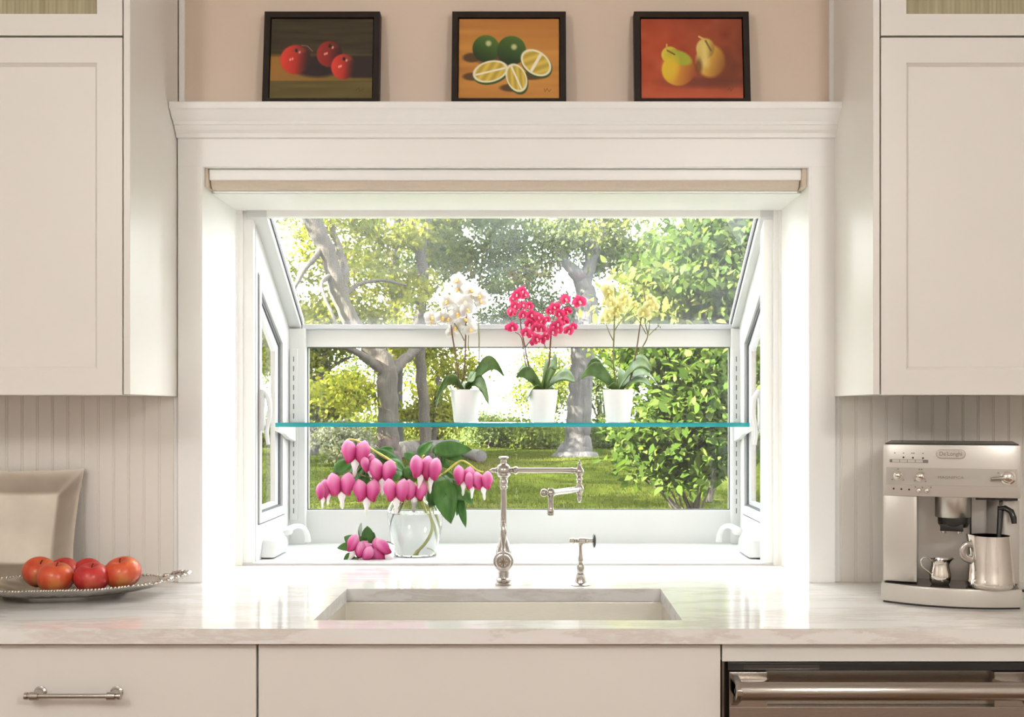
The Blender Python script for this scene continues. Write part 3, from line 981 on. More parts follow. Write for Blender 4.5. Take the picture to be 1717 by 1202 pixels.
def paint_limes():
    k = Canvas()
    k.c[:] = np.array((196, 134, 58))
    k.c += (k.grain(60, 8, 8))[..., None] * np.array((1, 0.9, 0.5))
    k.lay((182, 116, 56), np.clip((0.35 - k.v) / 0.4, 0, 1) * 0.7)
    for a in ((0.13, 0.49, 0.09, 0.06), (0.14, 0.73, 0.10, 0.05), (0.72, 0.72, 0.14, 0.05), (0.53, 0.87, 0.12, 0.05), (0.38, 0.5, 0.2, 0.1)):
        m, _, _, _ = k.ell(*a, 0, 0.4); k.lay((74, 52, 30), m * 0.85)
    k.ball(0.270, 0.375, 0.135, 0.170, (88, 118, 44), (58, 88, 30), (28, 44, 16), 0.3, -0.7)
    k.ball(0.525, 0.400, 0.145, 0.185, (84, 112, 44), (54, 84, 30), (26, 40, 16), 0.2, -0.7)
    for cx, cy in ((0.295, 0.31), (0.55, 0.355)):
        m, _, _, _ = k.ell(cx, cy, 0.028, 0.035, 0, 0.8); k.lay((196, 200, 140), m)
    def slice_(cx, cy, rx, ry, rot, axis):
        m, _, _, _ = k.ell(cx + 0.006, cy + 0.02, rx * 1.02, ry * 1.05, rot, 0.06); k.lay((54, 80, 26), m)
        m, x, y, d = k.ell(cx, cy, rx, ry, rot, 0.08); k.lay((240, 234, 204), m)
        m2, x, y, d = k.ell(cx, cy, rx * 0.86, ry * 0.84, rot, 0.1)
        pulp = np.array((206, 178, 72)) + (18 * np.sin(x * 9 + y * 5))[..., None] * np.array((1, 1, 0.6))
        k.lay(pulp, m2)
        k.lay((244, 238, 212), m2 * np.clip((0.13 - abs(y if axis == 'x' else x)) / 0.05, 0, 1))
    slice_(0.77, 0.555, 0.165, 0.150, 0.55, 'y')
    slice_(0.315, 0.665, 0.178, 0.135, -0.22, 'x')
    slice_(0.575, 0.745, 0.100, 0.190, -0.45, 'y')
    k.stroke([(0.85, 0.88), (0.86, 0.92), (0.88, 0.88), (0.90, 0.92), (0.92, 0.89)], 0.004, (130, 88, 40), 0.9)
    return k

def paint_pears():
    k = Canvas()
    k.c[:] = np.array((178, 72, 36))
    t = np.clip(k.u * 1.15 - 0.25, 0, 1)[..., None]
    k.c = k.c * (1 - t) + np.array((128, 58, 26)) * t
    k.c += (k.grain(16, 14, 7))[..., None]
    k.lay((196, 88, 54), np.clip((k.v - 0.78) / 0.2, 0, 1) * 0.85)
    k.lay((150, 62, 36), np.clip((0.25 - k.v) / 0.3, 0, 1) * 0.5)
    m, _, _, _ = k.ell(0.62, 0.80, 0.38, 0.07, 0, 0.9); k.lay((112, 52, 34), m * 0.8)
    m, _, _, _ = k.ell(0.84, 0.62, 0.12, 0.22, 0, 0.9); k.lay((104, 46, 22), m * 0.6)
    # far pear
    k.ball(0.685, 0.535, 0.145, 0.205, (236, 208, 118), (206, 158, 62), (142, 84, 32), -0.8, -0.3, 0, 0.22)
    k.ball(0.635, 0.375, 0.090, 0.130, (228, 208, 116), (204, 176, 80), (150, 108, 44), -0.7, -0.1, 0.25, 0.2)
    k.stroke([(0.625, 0.33), (0.63, 0.56)], 0.05, (228, 204, 120), 1.0)
    k.stroke([(0.575, 0.225), (0.64, 0.27)], 0.011, (218, 182, 96), 0.5)
    k.stroke([(0.64, 0.28), (0.69, 0.40)], 0.012, (120, 96, 40), 0.9)
    m, _, _, _ = k.ell(0.565, 0.60, 0.035, 0.10, 0, 0.9); k.lay((112, 66, 34), m * 0.85)
    # near pear
    k.ball(0.365, 0.645, 0.162, 0.200, (232, 196, 48), (212, 146, 48), (162, 84, 34), -0.9, -0.2, 0, 0.1)
    k.ball(0.285, 0.455, 0.085, 0.105, (226, 206, 70), (206, 184, 60), (160, 140, 44), -0.6, -0.2, 0, 0.12)
    m, _, _, _ = k.ell(0.38, 0.49, 0.125, 0.085, 0.35, 0.3); k.lay((168, 172, 52), m)
    m, _, _, _ = k.ell(0.29, 0.60, 0.075, 0.16, 0.1, 0.8); k.lay((226, 192, 46), m * 0.8)
    k.stroke([(0.255, 0.325), (0.252, 0.385)], 0.010, (214, 170, 80), 0.5)
    k.stroke([(0.26, 0.40), (0.33, 0.45)], 0.010, (112, 92, 30), 0.8)
    k.stroke([(0.85, 0.90), (0.865, 0.87), (0.88, 0.91), (0.90, 0.87)], 0.004, (120, 54, 34), 0.9)
    return k

def picture(px0, px1, can, label):
    Yf = -0.036
    x0, x1 = P(px0, 170, Yf).x, P(px1, 170, Yf).x
    w, h, th, bd = x1 - x0, 0.238, 0.030, 0.0150
    tilt = math.radians(7.0)
    t = thing('framed_painting', ((x0 + x1) / 2, -0.062, 2.0888), label, 'painting')
    R = Matrix.Translation((0, 0, 0.0002)) @ Matrix.Rotation(-tilt, 4, 'X')      # local: x right, y back, z up
    T = Matrix.Translation(t.location)
    mb = MB()
    o = [(-w / 2, 0), (w / 2, 0), (w / 2, h), (-w / 2, h)]
    i = [(-w / 2 + bd, bd), (w / 2 - bd, bd), (w / 2 - bd, h - bd), (-w / 2 + bd, h - bd)]
    mb.ring(o, i, 0, th, 'y')
    mb.v = [tuple(T @ (R @ Vector(p))) for p in mb.v]
    mb.build('frame', M['frame'], t, bevel=0.0012)
    bk = MB().box(-w / 2 + 0.004, w / 2 - 0.004, th - 0.006, th - 0.001, 0.004, h - 0.004)
    bk.v = [tuple(T @ (R @ Vector(p))) for p in bk.v]
    bk.build('backing', M['frame'], t)
    g = 0.0022
    cw, ch = w - 2 * bd - 2 * g, h - 2 * bd - 2 * g
    # the stretched canvas: a slab whose face carries the picture
    nx, ny = can.w, can.h
    me = bpy.data.meshes.new('canvas')
    X = (can.u - 0.5) * cw
    Z = bd + g + (1 - can.v) * ch
    pts = np.stack([X, np.full_like(X, 0.006), Z], -1).reshape(-1, 3)
    pts = [T @ (R @ Vector(p)) for p in pts]
    fs = [(j * nx + i, (j + 1) * nx + i, (j + 1) * nx + i + 1, j * nx + i + 1) for j in range(ny - 1) for i in range(nx - 1)]
    e = len(pts)
    corners = [(-cw / 2, bd + g), (cw / 2, bd + g), (cw / 2, bd + g + ch), (-cw / 2, bd + g + ch)]
    sl = [T @ (R @ Vector((a, y, c))) for y in (0.0061, 0.024) for a, c in corners]
    fs += [(e + 0, e + 4, e + 5, e + 1), (e + 1, e + 5, e + 6, e + 2), (e + 2, e + 6, e + 7, e + 3), (e + 3, e + 7, e + 4, e + 0), (e + 7, e + 6, e + 5, e + 4)]
    me.from_pydata([tuple(p) for p in pts + sl], [], fs)
    at = me.color_attributes.new('col', 'FLOAT_COLOR', 'POINT')
    cols = np.concatenate([np.concatenate([srgb(np.clip(can.c, 0, 255)).reshape(-1, 3), np.ones((nx * ny, 1))], 1), np.tile([[0.1, 0.06, 0.03, 1.0]], (8, 1))])
    at.data.foreach_set('color', cols.astype(np.float32).ravel())
    link_mesh('canvas', me, M['painting'], t)
picture(443, 637, paint_apples(), 'framed painting of three red apples on a dark olive ground')
picture(758, 949, paint_limes(), 'framed painting of green limes and cut lime wedges on orange')
picture(1063, 1256, paint_pears(), 'framed painting of two yellow pears on a red ground')

# ================================================================== FAUCET AND SPRAYER
def zpx(py, Y): return EYE.z - (py - VPY) * S(Y)
def xpx(px, Y): return EYE.x + (px - VPX) * S(Y)

FY = -0.055
fx = xpx(844.5, FY); sp = S(FY)
fa = thing('kitchen_faucet', (fx, FY, ZC), 'tall brushed nickel kitchen faucet with a jointed swing arm behind the sink', 'faucet')
def lat(prof, px, Y, n=24):
    """profile of (radius px, image y) turned about the vertical through px"""
    s_ = S(Y)
    return MB().lathe([(max(r, 0.02) * s_, zpx(y, Y)) for r, y in prof], n, Matrix.Translation((xpx(px, Y), Y, 0)))
yb_ = VPY + (EYE.z - ZC) / sp      # pixel row of the counter at the faucet
b = lat([(0, yb_), (14, yb_), (14.5, yb_ - 2), (13, yb_ - 4.5), (11, yb_ - 5.5), (12.8, yb_ - 7), (12.8, yb_ - 10), (10, yb_ - 12), (9, yb_ - 16), (9.8, yb_ - 20), (8, yb_ - 26), (11, yb_ - 34),
         (13.5, 938), (13.0, 925), (11.5, 916), (9.5, 913), (8.5, 908), (6.2, 903), (5.0, 898), (5, 890), (5, 820), (6.5, 818.5), (7.0, 816), (6.0, 814), (7.2, 810), (7.2, 806), (5.5, 803), (7.2, 801), (6.2, 799), (0, 799)], 844.5, FY)
b.build('column', M['nickel'], fa, smooth=40)
lat([(0, 801), (8, 800), (11, 797), (12.5, 792), (12.6, 787), (11, 782), (8, 779), (5.5, 777.5), (5.0, 776), (5.5, 774.5), (4.6, 772), (5, 769.5), (8.5, 768.5), (9.0, 766.5), (7, 765), (0, 764.6)], 844.5, FY).build('hub', M['nickel'], fa, smooth=40)
# round valve drum facing the room, with its badge
vz = zpx(939.5, FY)
v = MB().lathe([(0.0, -0.005), (0.016, -0.004), (0.0245, 0.0), (0.0252, 0.004), (0.0252, 0.014), (0.0235, 0.017), (0.0195, 0.0185), (0.0190, 0.022), (0.0175, 0.024), (0.0150, 0.0235), (0.0145, 0.0215), (0.0, 0.0215)], 32, axis_matrix((fx, FY - 0.010, vz), (0, -1, 0)))
vd = v.build('valve_drum', M['nickel'], fa, smooth=40)
bd = MB()
yv = FY - 0.010 - 0.0222
for k in range(4):
    a = k * PI / 4
    dx, dz = 0.0105 * math.cos(a), 0.0105 * math.sin(a)
    bd.tube([(fx - dx, yv, vz - dz), (fx + dx, yv, vz + dz)], 0.0009 if k % 2 else 0.0016, 6)
bd.lathe([(0.0118, -0.0006), (0.0130, -0.0006), (0.0130, 0.0008), (0.0118, 0.0008)], 28, axis_matrix((fx, yv, vz), (0, -1, 0)), cap=False)
bd.build('badge', metal('bronze_badge', (0.34, 0.25, 0.18), 0.35), vd, smooth=40)
LY = FY - 0.028
lev = [(0, 932), (2.6, 931), (2.4, 926), (2.0, 921), (2.6, 915), (4.0, 907), (5.3, 898), (5.4, 890), (4.3, 884), (3.6, 882), (4.2, 880.5), (4.0, 879), (2.4, 877.5), (2.8, 875), (2.6, 873), (0, 872)]
lat(lev, 844, LY, 18).build('lever', M['nickel'], fa, smooth=40)
# swing arm
az = zpx(788.5, FY)
def latx(prof, Y, z, n=20):
    s_ = S(Y)
    return MB().lathe([(max(r, 0.02) * s_, xpx(px, Y)) for r, px in prof], n, Matrix.Translation((0, Y, z)) @ Matrix.Rotation(PI / 2, 4, 'Y'))
latx([(0, 820), (1.4, 820.5), (1.6, 822.5), (2.8, 824), (4.2, 826.5), (3.2, 829), (4.6, 830.5), (4.6, 832.5), (2.6, 834), (3, 838), (3, 850), (4.4, 856), (4.2, 857.5), (5.5, 858.5), (3.8, 860), (6.2, 862), (7.2, 864.5), (6.2, 867), (4.4, 869), (4.4, 958), (5.2, 958.5), (5.2, 960.5), (4.0, 961), (4.0, 969), (0, 969)], FY, az).build('arm', M['nickel'], fa, smooth=40)
lat([(0, 771), (1.4, 772), (1.2, 774.5), (3.2, 776.5), (3.8, 779), (3.0, 780.5), (4.2, 783), (7.2, 788), (7.6, 791.5), (6, 796.5), (3.6, 799.5), (5.2, 801.5), (5.4, 804.5), (3.6, 806.5), (5.2, 808.5), (4.2, 811), (4.4, 812.5), (6.6, 816), (7.2, 820.5), (6, 825), (3.8, 829), (3.4, 833), (4.2, 835.5), (3.8, 838), (2.2, 840), (2.6, 842), (0, 843.5)], 971.5, FY, 20).build('elbow', M['nickel'], fa, smooth=40)
SY = FY - 0.150
j0 = Vector((xpx(971.5, FY), FY, zpx(820, FY)))
j1 = P(923.5, 826, SY)
dr_ = (j1 - j0).normalized()
MB().tube([j0, j0 + dr_ * 0.012, j0 + dr_ * 0.0121, j1 - dr_ * 0.014, j1 - dr_ * 0.0139, j1], [0.0085, 0.0085, 0.0070, 0.0070, 0.0085, 0.0085], 18).build('lower_arm', M['nickel'], fa, smooth=35)
s_ = S(SY)
h = lat([(0, 818), (4, 818.6), (7, 822), (8, 826), (7, 830), (4.9, 832.5), (4.4, 834), (4.8, 836), (4.4, 840), (4.2, 851), (4.8, 854), (6.0, 855.5), (6.0, 857), (5.2, 858), (6.0, 859), (5.8, 862.5), (4.6, 864), (3.2, 864), (3.0, 860), (0, 860)], 923.5, SY, 20)
h.ball(j1 + Vector((-11.5 * s_, 0.004, -0.0004)), 6.8 * s_, 16)
h.build('spout', M['nickel'], fa, smooth=40)

sx_ = xpx(973.5, FY)
spr = thing('side_sprayer', (sx_, FY, ZC), 'short brushed nickel side sprayer standing right of the faucet', 'sprayer')
lat([(0, yb_), (17, yb_), (17.5, yb_ - 1.2), (16, yb_ - 2.4), (10, yb_ - 4), (8.6, yb_ - 8), (7.4, yb_ - 17), (8.0, yb_ - 18), (7, yb_ - 19.2), (0, yb_ - 19.2)], 973.5, FY).build('base', M['nickel'], spr, smooth=40)
lat([(0, 962.5), (5, 962.5), (6.6, 956), (6.8, 950), (5.4, 945.5), (3.6, 943), (4.6, 941), (4.8, 938.5), (3.6, 932), (2.9, 924), (3.2, 916), (4.2, 912), (0, 908)], 973.5, FY).build('handle', M['nickel'], spr, smooth=40)
hz = zpx(906.5, FY)
hd = latx([(0, 955), (4.0, 955), (4.4, 957), (4.0, 959), (5.2, 960.5), (5.2, 962), (3.4, 964), (3.4, 966), (4.4, 967), (3.2, 968.5), (3.2, 970), (5.6, 971), (5.6, 981), (4.2, 982), (4.6, 984), (4.6, 986), (3.6, 988), (4.0, 992), (5, 993.5), (0, 993.5)], FY, hz).build('spray_head', M['nickel'], spr, smooth=40)
latx([(0, 993), (8, 993.6), (12.0, 995), (12.4, 996.5), (11, 998.2), (6, 999.2), (0, 999.6)], FY, hz).build('spray_face', M['black'], hd, smooth=40)

# ================================================================== GLASS SHELF
gs = MB()
x0, x1, y0, y1, za, zb = -0.690, 0.701, 0.50, 0.742, 1.2930, 1.3050
v = [(x0, y0, za), (x1, y0, za), (x1, y1, za), (x0, y1, za), (x0, y0, zb), (x1, y0, zb), (x1, y1, zb), (x0, y1, zb)]
gs.add(v, [(3, 2, 1, 0), (4, 5, 6, 7)])
gs.mi = 1
gs.add(v, [(0, 1, 5, 4), (1, 2, 6, 5), (2, 3, 7, 6), (3, 0, 4, 7)])
gs = gs.build('glass_shelf', [M['shelfglass'], M['teal']], origin=(0, 0.62, za), fix=False)
props(gs, 'clear glass shelf with a teal edge spanning the garden window', 'shelf')

# ================================================================== ORCHIDS
def strap_leaf(base, dirx, diry, length, width, rise, droop, roll=0.0, n=12):
    width, roll = width * 1.35, roll + (0.55 if roll >= 0 else -0.55)
    """arching leaf: leaves base along (dirx, diry), rises then droops"""
    d = Vector((dirx, diry, 0)).normalized()
    side = Vector((-d.y, d.x, 0))
    rows = []
    for i in range(n + 1):
        t = i / n
        c = Vector(base) + d * (length * (t - 0.12 * t * t)) + Vector((0, 0, rise * math.sin(min(1, t * 1.1) * PI * 0.62) - droop * t ** 2.6))
        w = width * 0.5 * (math.sin(PI * min(1, 0.12 + t * 0.88)) ** 0.6) * (0.5 + 0.5 * min(1, t * 2.2)) * (1 if t < 0.97 else 0.35)
        sd = (side * math.cos(roll) + Vector((0, 0, 1)) * math.sin(roll))
        row = []
        for k in (-1, -0.5, 0, 0.5, 1):
            row.append(c + sd * (w * k) + Vector((0, 0, 0.22 * w * abs(k))))
        rows.append(row)
    mb = MB()
    mb.sheet(rows)
    return mb

def solidify(o, th):
    m = o.modifiers.new('thickness', 'SOLIDIFY')
    m.thickness = th
    m.offset = 0

def petal_pts(mb, ang, ln, wd, cup, back, n=4):
    """one petal in the flower's plane (x right, z up, y towards -camera), grad 0 at the centre"""
    ca, sa = math.cos(ang), math.sin(ang)
    rows, g = [], []
    for i in range(n + 1):
        t = i / n
        w = wd * 0.5 * math.sin(PI * (0.10 + 0.86 * t)) ** 0.7
        y = -back * t + cup * t * t
        row = []
        for k in (-1, 0, 1):
            a, b_ = t * ln, k * w
            row.append((a * ca - b_ * sa, y + 0.12 * w * abs(k), a * sa + b_ * ca))
            g.append(t)
        rows.append(row)
    v = [p for r in rows for p in r]
    f = [(i * 3 + j, i * 3 + j + 1, (i + 1) * 3 + j + 1, (i + 1) * 3 + j) for i in range(n) for j in range(2)]
    mb.add(v, f, g)

def orchid_flower_mesh(mat, lipmat, r, name):
    mb = MB()
    for a in (90, 215, 325):
        petal_pts(mb, math.radians(a), r * 0.98, r * 0.80, 0.10 * r, 0.05 * r)
    for a in (8, 172):
        petal_pts(mb, math.radians(a), r, r * 1.25, 0.12 * r, 0.14 * r)
    me = mb.mesh(name, smooth=60, fix=False)
    me.materials.append(mat)
    lp = MB()
    lp.ball((0, -0.16 * r, -0.12 * r), 0.17 * r, 8, (1, 1, 1.3))
    lp.ball((0, -0.26 * r, -0.32 * r), 0.13 * r, 8, (1.5, 1, 0.9))
    ml = lp.mesh(name + '_lip', smooth=60)
    ml.materials.append(lipmat)
    return me, ml

def orchid(px, Y, label, leaves, stems, flowers, fmesh, seed, buds=()):
    rng = random.Random(seed)
    base = Vector((xpx(px, Y), Y, 1.3055))
    t = thing('potted_orchid', base, label, 'plant', 'orchids on the glass shelf')
    s_ = S(Y)
    R0, R1, H = 20.0 * s_, 26.0 * s_, 0.0985
    prof = [(0.001, 0.0), (R0 - 0.002, 0.0), (R0, 0.002), (R0 + (R1 - R0) * 0.5, H * 0.5), (R1, H), (R1 - 0.0035, H), (R1 - 0.006, H - 0.012), (0.001, H - 0.012)]
    MB().lathe(prof, 36, Matrix.Translation(base), cap=False).build('pot', M['pot'], t, smooth=40)
    MB().lathe([(0.001, H - 0.006), (R1 - 0.02, H - 0.007), (R1 - 0.0055, H - 0.011)], 20, Matrix.Translation(base), cap=False).build('soil', M['soil'], t, smooth=60)
    top = base + Vector((0, 0, H - 0.008))
    for (dx, dy, ln, wd, rise, droop, roll) in leaves:
        lf = strap_leaf(top + Vector((0.004 * rng.uniform(-1, 1), 0.004 * rng.uniform(-1, 1), 0)), dx, dy, ln, wd, rise, droop, roll)
        o = lf.build('leaf', M['orchid_leaf'], t, smooth=70)
        solidify(o, 0.0016)
    for k, (pts, rad, dark) in enumerate(stems):
        p3 = [P(a, b_, Y + dy) for a, b_, dy in pts]
        pp = [Vector(q) for q in spline(p3, 5)]
        MB().tube(pp, [1.35 * rad * (1 - 0.40 * i / (len(pp) - 1)) for i in range(len(pp))], 7).build('stem', M['stem_dark'] if dark else M['stem'], t, smooth=60)
    me, ml = fmesh
    for (a, b_, dy, sc) in flowers:
        o = bpy.data.objects.new('flower', me)
        COL.objects.link(o)
        o.parent = t
        o.location = P(a, b_, Y + dy) - base
        o.rotation_euler = (rng.uniform(-0.35, 0.35), rng.uniform(-0.4, 0.4), rng.uniform(-0.7, 0.7))
        o.scale = (sc,) * 3
        l = bpy.data.objects.new('lip', ml)
        COL.objects.link(l)
        l.parent = o
    for (a, b_, dy, r) in buds:
        MB().ball(P(a, b_, Y + dy), r, 8, (0.8, 0.8, 1.2)).build('bud', M['stem'], t, smooth=60)
    return t

OYY = 0.605
def cv(lst, bx, by, sc):
    return [(bx + a / sc, by + b_ / sc, *r) for a, b_, *r in lst]
K = 4.453
wf = cv([(345, 85, 0.0, 1.0), (352, 150, 0.01, 1.0), (440, 160, -0.02, 1.15), (508, 205, 0.0, 0.95), (520, 250, 0.01, 0.85), (265, 245, -0.01, 1.0), (300, 260, 0.01, .9), (400, 250, -0.005, 1.05),
         (412, 305, -0.02, 1.05), (345, 335, -0.02, 1.1), (228, 365, -0.02, 1.0), (275, 375, -0.01, 0.95), (148, 365, 0.0, 1.0), (150, 395, 0.015, 0.8), (400, 380, 0.005, 0.95), (440, 455, 0.0, 0.85), (330, 440, 0.0, 0.9), (300, 480, 0.01, 0.8),
         (365, 400, 0.01, 0.9), (455, 200, 0.01, 0.9)], 690, 450, K)
orchid(781, OYY, 'white-flowered orchid in a white pot, leftmost on the glass shelf',
       [(-0.80, -0.3, 0.105, 0.036, 0.060, 0.115, 0.1), (-0.95, 0.15, 0.110, 0.036, 0.055, 0.090, 0.0), (-0.45, 0.6, 0.07, 0.03, 0.05, 0.03, 0.1),
        (0.95, -0.15, 0.135, 0.042, 0.100, 0.045, -0.35), (0.85, -0.5, 0.100, 0.036, 0.050, 0.085, 0.2), (0.35, -0.8, 0.070, 0.034, 0.045, 0.010, 0.3), (0.5, 0.6, 0.08, 0.03, 0.06, 0.02, 0)],
       [(cv([(350, 890, 0), (345, 755, 0), (305, 500, 0), (290, 390, 0), (262, 290, 0)], 690, 450, K), 0.0021, True),
        (cv([(365, 890, 0.005), (395, 755, 0.005), (405, 500, 0.005), (410, 350, 0.005), (420, 200, 0.01), (350, 100, 0.01)], 690, 450, K), 0.0021, True),
        (cv([(440, 890, 0.01), (495, 780, 0.01), (505, 600, 0.01), (500, 400, 0.01), (485, 290, 0.01), (440, 220, 0.01)], 690, 450, K), 0.0016, False),
        (cv([(395, 540, 0), (370, 490, -0.005), (335, 430, -0.005), (310, 400, -0.005)], 690, 450, K), 0.0014, False),
        (cv([(460, 650, 0.01), (425, 600, 0.01), (425, 500, 0.01), (410, 440, 0.01)], 690, 450, K), 0.0012, False)],
       wf, orchid_flower_mesh(M['p_white'], M['lip_y'], 0.0255, 'white_flower'), 1)
pf = cv([(205, 125, 0.0, 1.0), (165, 150, -0.01, 1.0), (135, 180, 0.0, 0.8), (225, 150, 0.01, 0.9), (190, 160, 0.015, .9), (120, 270, 0, 0.95), (150, 235, -0.01, 0.95), (210, 230, 0, 0.95), (255, 235, 0.01, 0.9), (205, 300, -0.02, 1.0), (130, 290, .01, .8),
         (130, 395, 0, 1.05), (105, 400, .01, .8), (270, 300, -0.01, 1.05), (275, 340, 0.0, 1.0), (260, 370, -0.02, 1.0), (325, 320, 0, 0.95), (350, 350, 0.01, .95), (300, 400, -0.02, 1.05), (345, 405, -0.01, 0.95), (230, 435, -0.01, 1.0), (270, 450, 0.0, 0.95), (310, 480, -0.01, 1.05), (345, 490, 0, 0.9), (290, 505, .01, .8),
         (440, 245, 0.0, 1.0), (410, 275, 0.0, 0.9), (525, 185, -0.01, 1.15), (465, 235, 0.01, .8), (630, 205, -0.01, 1.3), (500, 320, 0, 1.0), (540, 275, 0.01, 0.9), (480, 290, -0.01, .9), (475, 370, -0.02, 1.0), (520, 350, 0.01, .95), (430, 430, -0.02, 1.05), (390, 440, 0.0, 0.95), (470, 410, 0, 1.0), (550, 420, 0, 1.05), (585, 390, 0.01, 0.8), (440, 390, -0.01, .95), (390, 335, 0.01, .7), (375, 470, .0, .8)], 830, 460, K)
orchid(909.5, OYY, 'crimson-pink orchid with a heart-shaped spray, middle pot on the glass shelf',
       [(-0.9, -0.4, 0.105, 0.036, 0.060, 0.010, 0.3), (-0.85, 0.3, 0.098, 0.038, 0.078, 0.022, -0.1), (-0.8, -0.6, 0.075, 0.025, 0.02, 0.05, 0.0), (0.45, -0.7, 0.085, 0.044, 0.095, 0.020, 0.5), (0.95, -0.35, 0.118, 0.044, 0.055, 0.020, 0.25), (0.55, 0.6, 0.08, 0.04, 0.09, 0.01, 0.1), (0.75, 0.45, 0.08, 0.022, 0.03, 0.06, 0)],
       [(cv([(325, 850, 0), (255, 690, 0), (215, 500, 0), (195, 400, 0), (190, 300, 0), (200, 180, 0)], 830, 460, K), 0.002, True),
        (cv([(330, 850, 0.006), (235, 690, 0.006), (200, 480, 0.006), (150, 430, 0.006)], 830, 460, K), 0.0016, True),
        (cv([(365, 850, 0), (405, 650, 0), (415, 500, 0), (430, 350, 0), (480, 270, 0), (560, 230, 0), (620, 215, 0)], 830, 460, K), 0.0022, True),
        (cv([(230, 540, 0), (260, 500, 0), (300, 450, 0)], 830, 460, K), 0.0013, True), (cv([(400, 560, 0.004), (370, 520, 0.004), (400, 370, 0.004)], 830, 460, K), 0.0013, True)],
       pf, orchid_flower_mesh(M['p_pink'], M['lip_p'], 0.0175, 'crimson_flower'), 2)
yf_ = cv([(265, 165, 0, 1.05), (275, 195, 0.01, 0.9), (240, 150, .01, .8), (290, 255, -0.01, 1.1), (260, 250, 0.01, 0.9), (390, 225, -0.01, 1.15), (395, 260, 0.01, 0.9), (345, 300, -0.01, 1.05), (265, 345, -0.02, 1.15), (250, 375, 0, 1.0), (300, 350, 0.01, 1.0), (320, 330, -0.005, .9),
          (465, 270, 0.0, 0.7), (580, 235, 0, 1.0), (570, 285, -0.01, 1.1), (605, 285, 0.01, 1.0), (530, 330, -0.02, 1.1), (555, 350, -0.01, 0.85)], 960, 450, K)
orchid(1036.5, OYY, 'pale yellow orchid on two branching stems, rightmost pot on the glass shelf',
       [(-0.95, -0.3, 0.135, 0.042, 0.075, 0.028, 0.3), (-0.8, 0.35, 0.120, 0.038, 0.100, 0.035, 0.0), (-0.7, -0.7, 0.06, 0.025, 0.02, 0.005, 0), (0.85, -0.25, 0.125, 0.044, 0.100, 0.030, 0.35), (0.95, 0.2, 0.15, 0.032, 0.075, 0.055, 0.0), (0.9, -0.5, 0.118, 0.028, 0.045, 0.025, 0.1), (0.35, 0.8, 0.09, 0.03, 0.07, 0.02, 0)],
       [(cv([(330, 890, 0), (305, 700, 0), (310, 500, 0), (312, 400, 0), (318, 250, 0), (315, 140, 0)], 960, 450, K), 0.002, False),
        (cv([(305, 540, 0), (275, 480, 0), (250, 410, 0)], 960, 450, K), 0.0014, False), (cv([(312, 465, 0), (370, 380, 0), (430, 320, 0), (470, 280, 0)], 960, 450, K), 0.0014, False),
        (cv([(420, 880, 0), (460, 690, 0), (485, 560, 0), (510, 390, 0), (540, 260, 0), (535, 180, 0), (525, 130, 0)], 960, 450, K), 0.0018, True),
        (cv([(440, 800, 0.01), (500, 630, 0.01), (560, 510, 0.01), (545, 420, 0.01), (545, 360, 0.01)], 960, 450, K), 0.0018, False),
        (cv([(560, 510, 0.01), (575, 420, 0.01), (580, 310, 0.01)], 960, 450, K), 0.0013, False), (cv([(570, 500, 0.01), (620, 450, 0.01), (650, 430, 0.01)], 960, 450, K), 0.0012, False),
        (cv([(550, 490, 0), (500, 400, 0), (440, 330, 0)], 960, 450, K), 0.0012, False)],
       yf_, orchid_flower_mesh(M['p_yellow'], M['lip_g'], 0.0205, 'yellow_flower'), 3,
       buds=[(960 + 640 / K, 450 + 425 / K, 0.01, 0.003), (960 + 655 / K, 450 + 440 / K, 0.01, 0.0026), (960 + 620 / K, 450 + 455 / K, 0.01, 0.0026), (960 + 525 / K, 450 + 130 / K, 0, 0.0025)])

# ================================================================== VASE WITH BLEEDING HEARTS
VY = 0.475
vx = xpx(696.5, VY); sv = S(VY)
va = thing('glass_vase', (vx, VY, ZS), 'rounded clear glass vase half full of water on the window sill', 'vase')
H_ = lambda y: (937.0 - y) * sv
outer = [(0.001, 0.0), (33 * sv, 0.0), (36 * sv, 0.002), (38 * sv, H_(925)), (42 * sv, H_(905)), (45.5 * sv, H_(884)), (46.8 * sv, H_(868)), (45.5 * sv, H_(858)), (41 * sv, H_(849)), (33 * sv, H_(841)), (27 * sv, H_(835)), (25.5 * sv, H_(829)), (28 * sv, H_(823))]
th = 0.0022
inner = [(27 * sv, H_(823)), (24.2 * sv, H_(829)), (25.7 * sv, H_(835)), (31.8 * sv, H_(841)), (40 * sv - th * .5, H_(849)), (45.5 * sv - th, H_(858)), (46.8 * sv - th, H_(868)), (45.5 * sv - th, H_(884)), (42 * sv - th, H_(905)), (38 * sv - th, H_(925)), (34 * sv, 0.006), (0.001, 0.005)]
T = Matrix.Translation((vx, VY, ZS + 0.0004))
MB().lathe(outer + inner, 48, T, cap=False).build('vessel', M['vase'], va, smooth=60)
wl = H_(866)
wat = [(0.001, 0.0052), (34 * sv - 0.0002, 0.0062), (38 * sv - th - .0002, H_(925)), (42 * sv - th - .0002, H_(905)), (45.5 * sv - th - .0002, H_(884)), (46.7 * sv - th - .0002, H_(869)), (46.6 * sv - th - .0002, wl), (0.001, wl)]
MB().lathe(wat, 48, T, cap=False).build('water', M['water'], va, smooth=60)

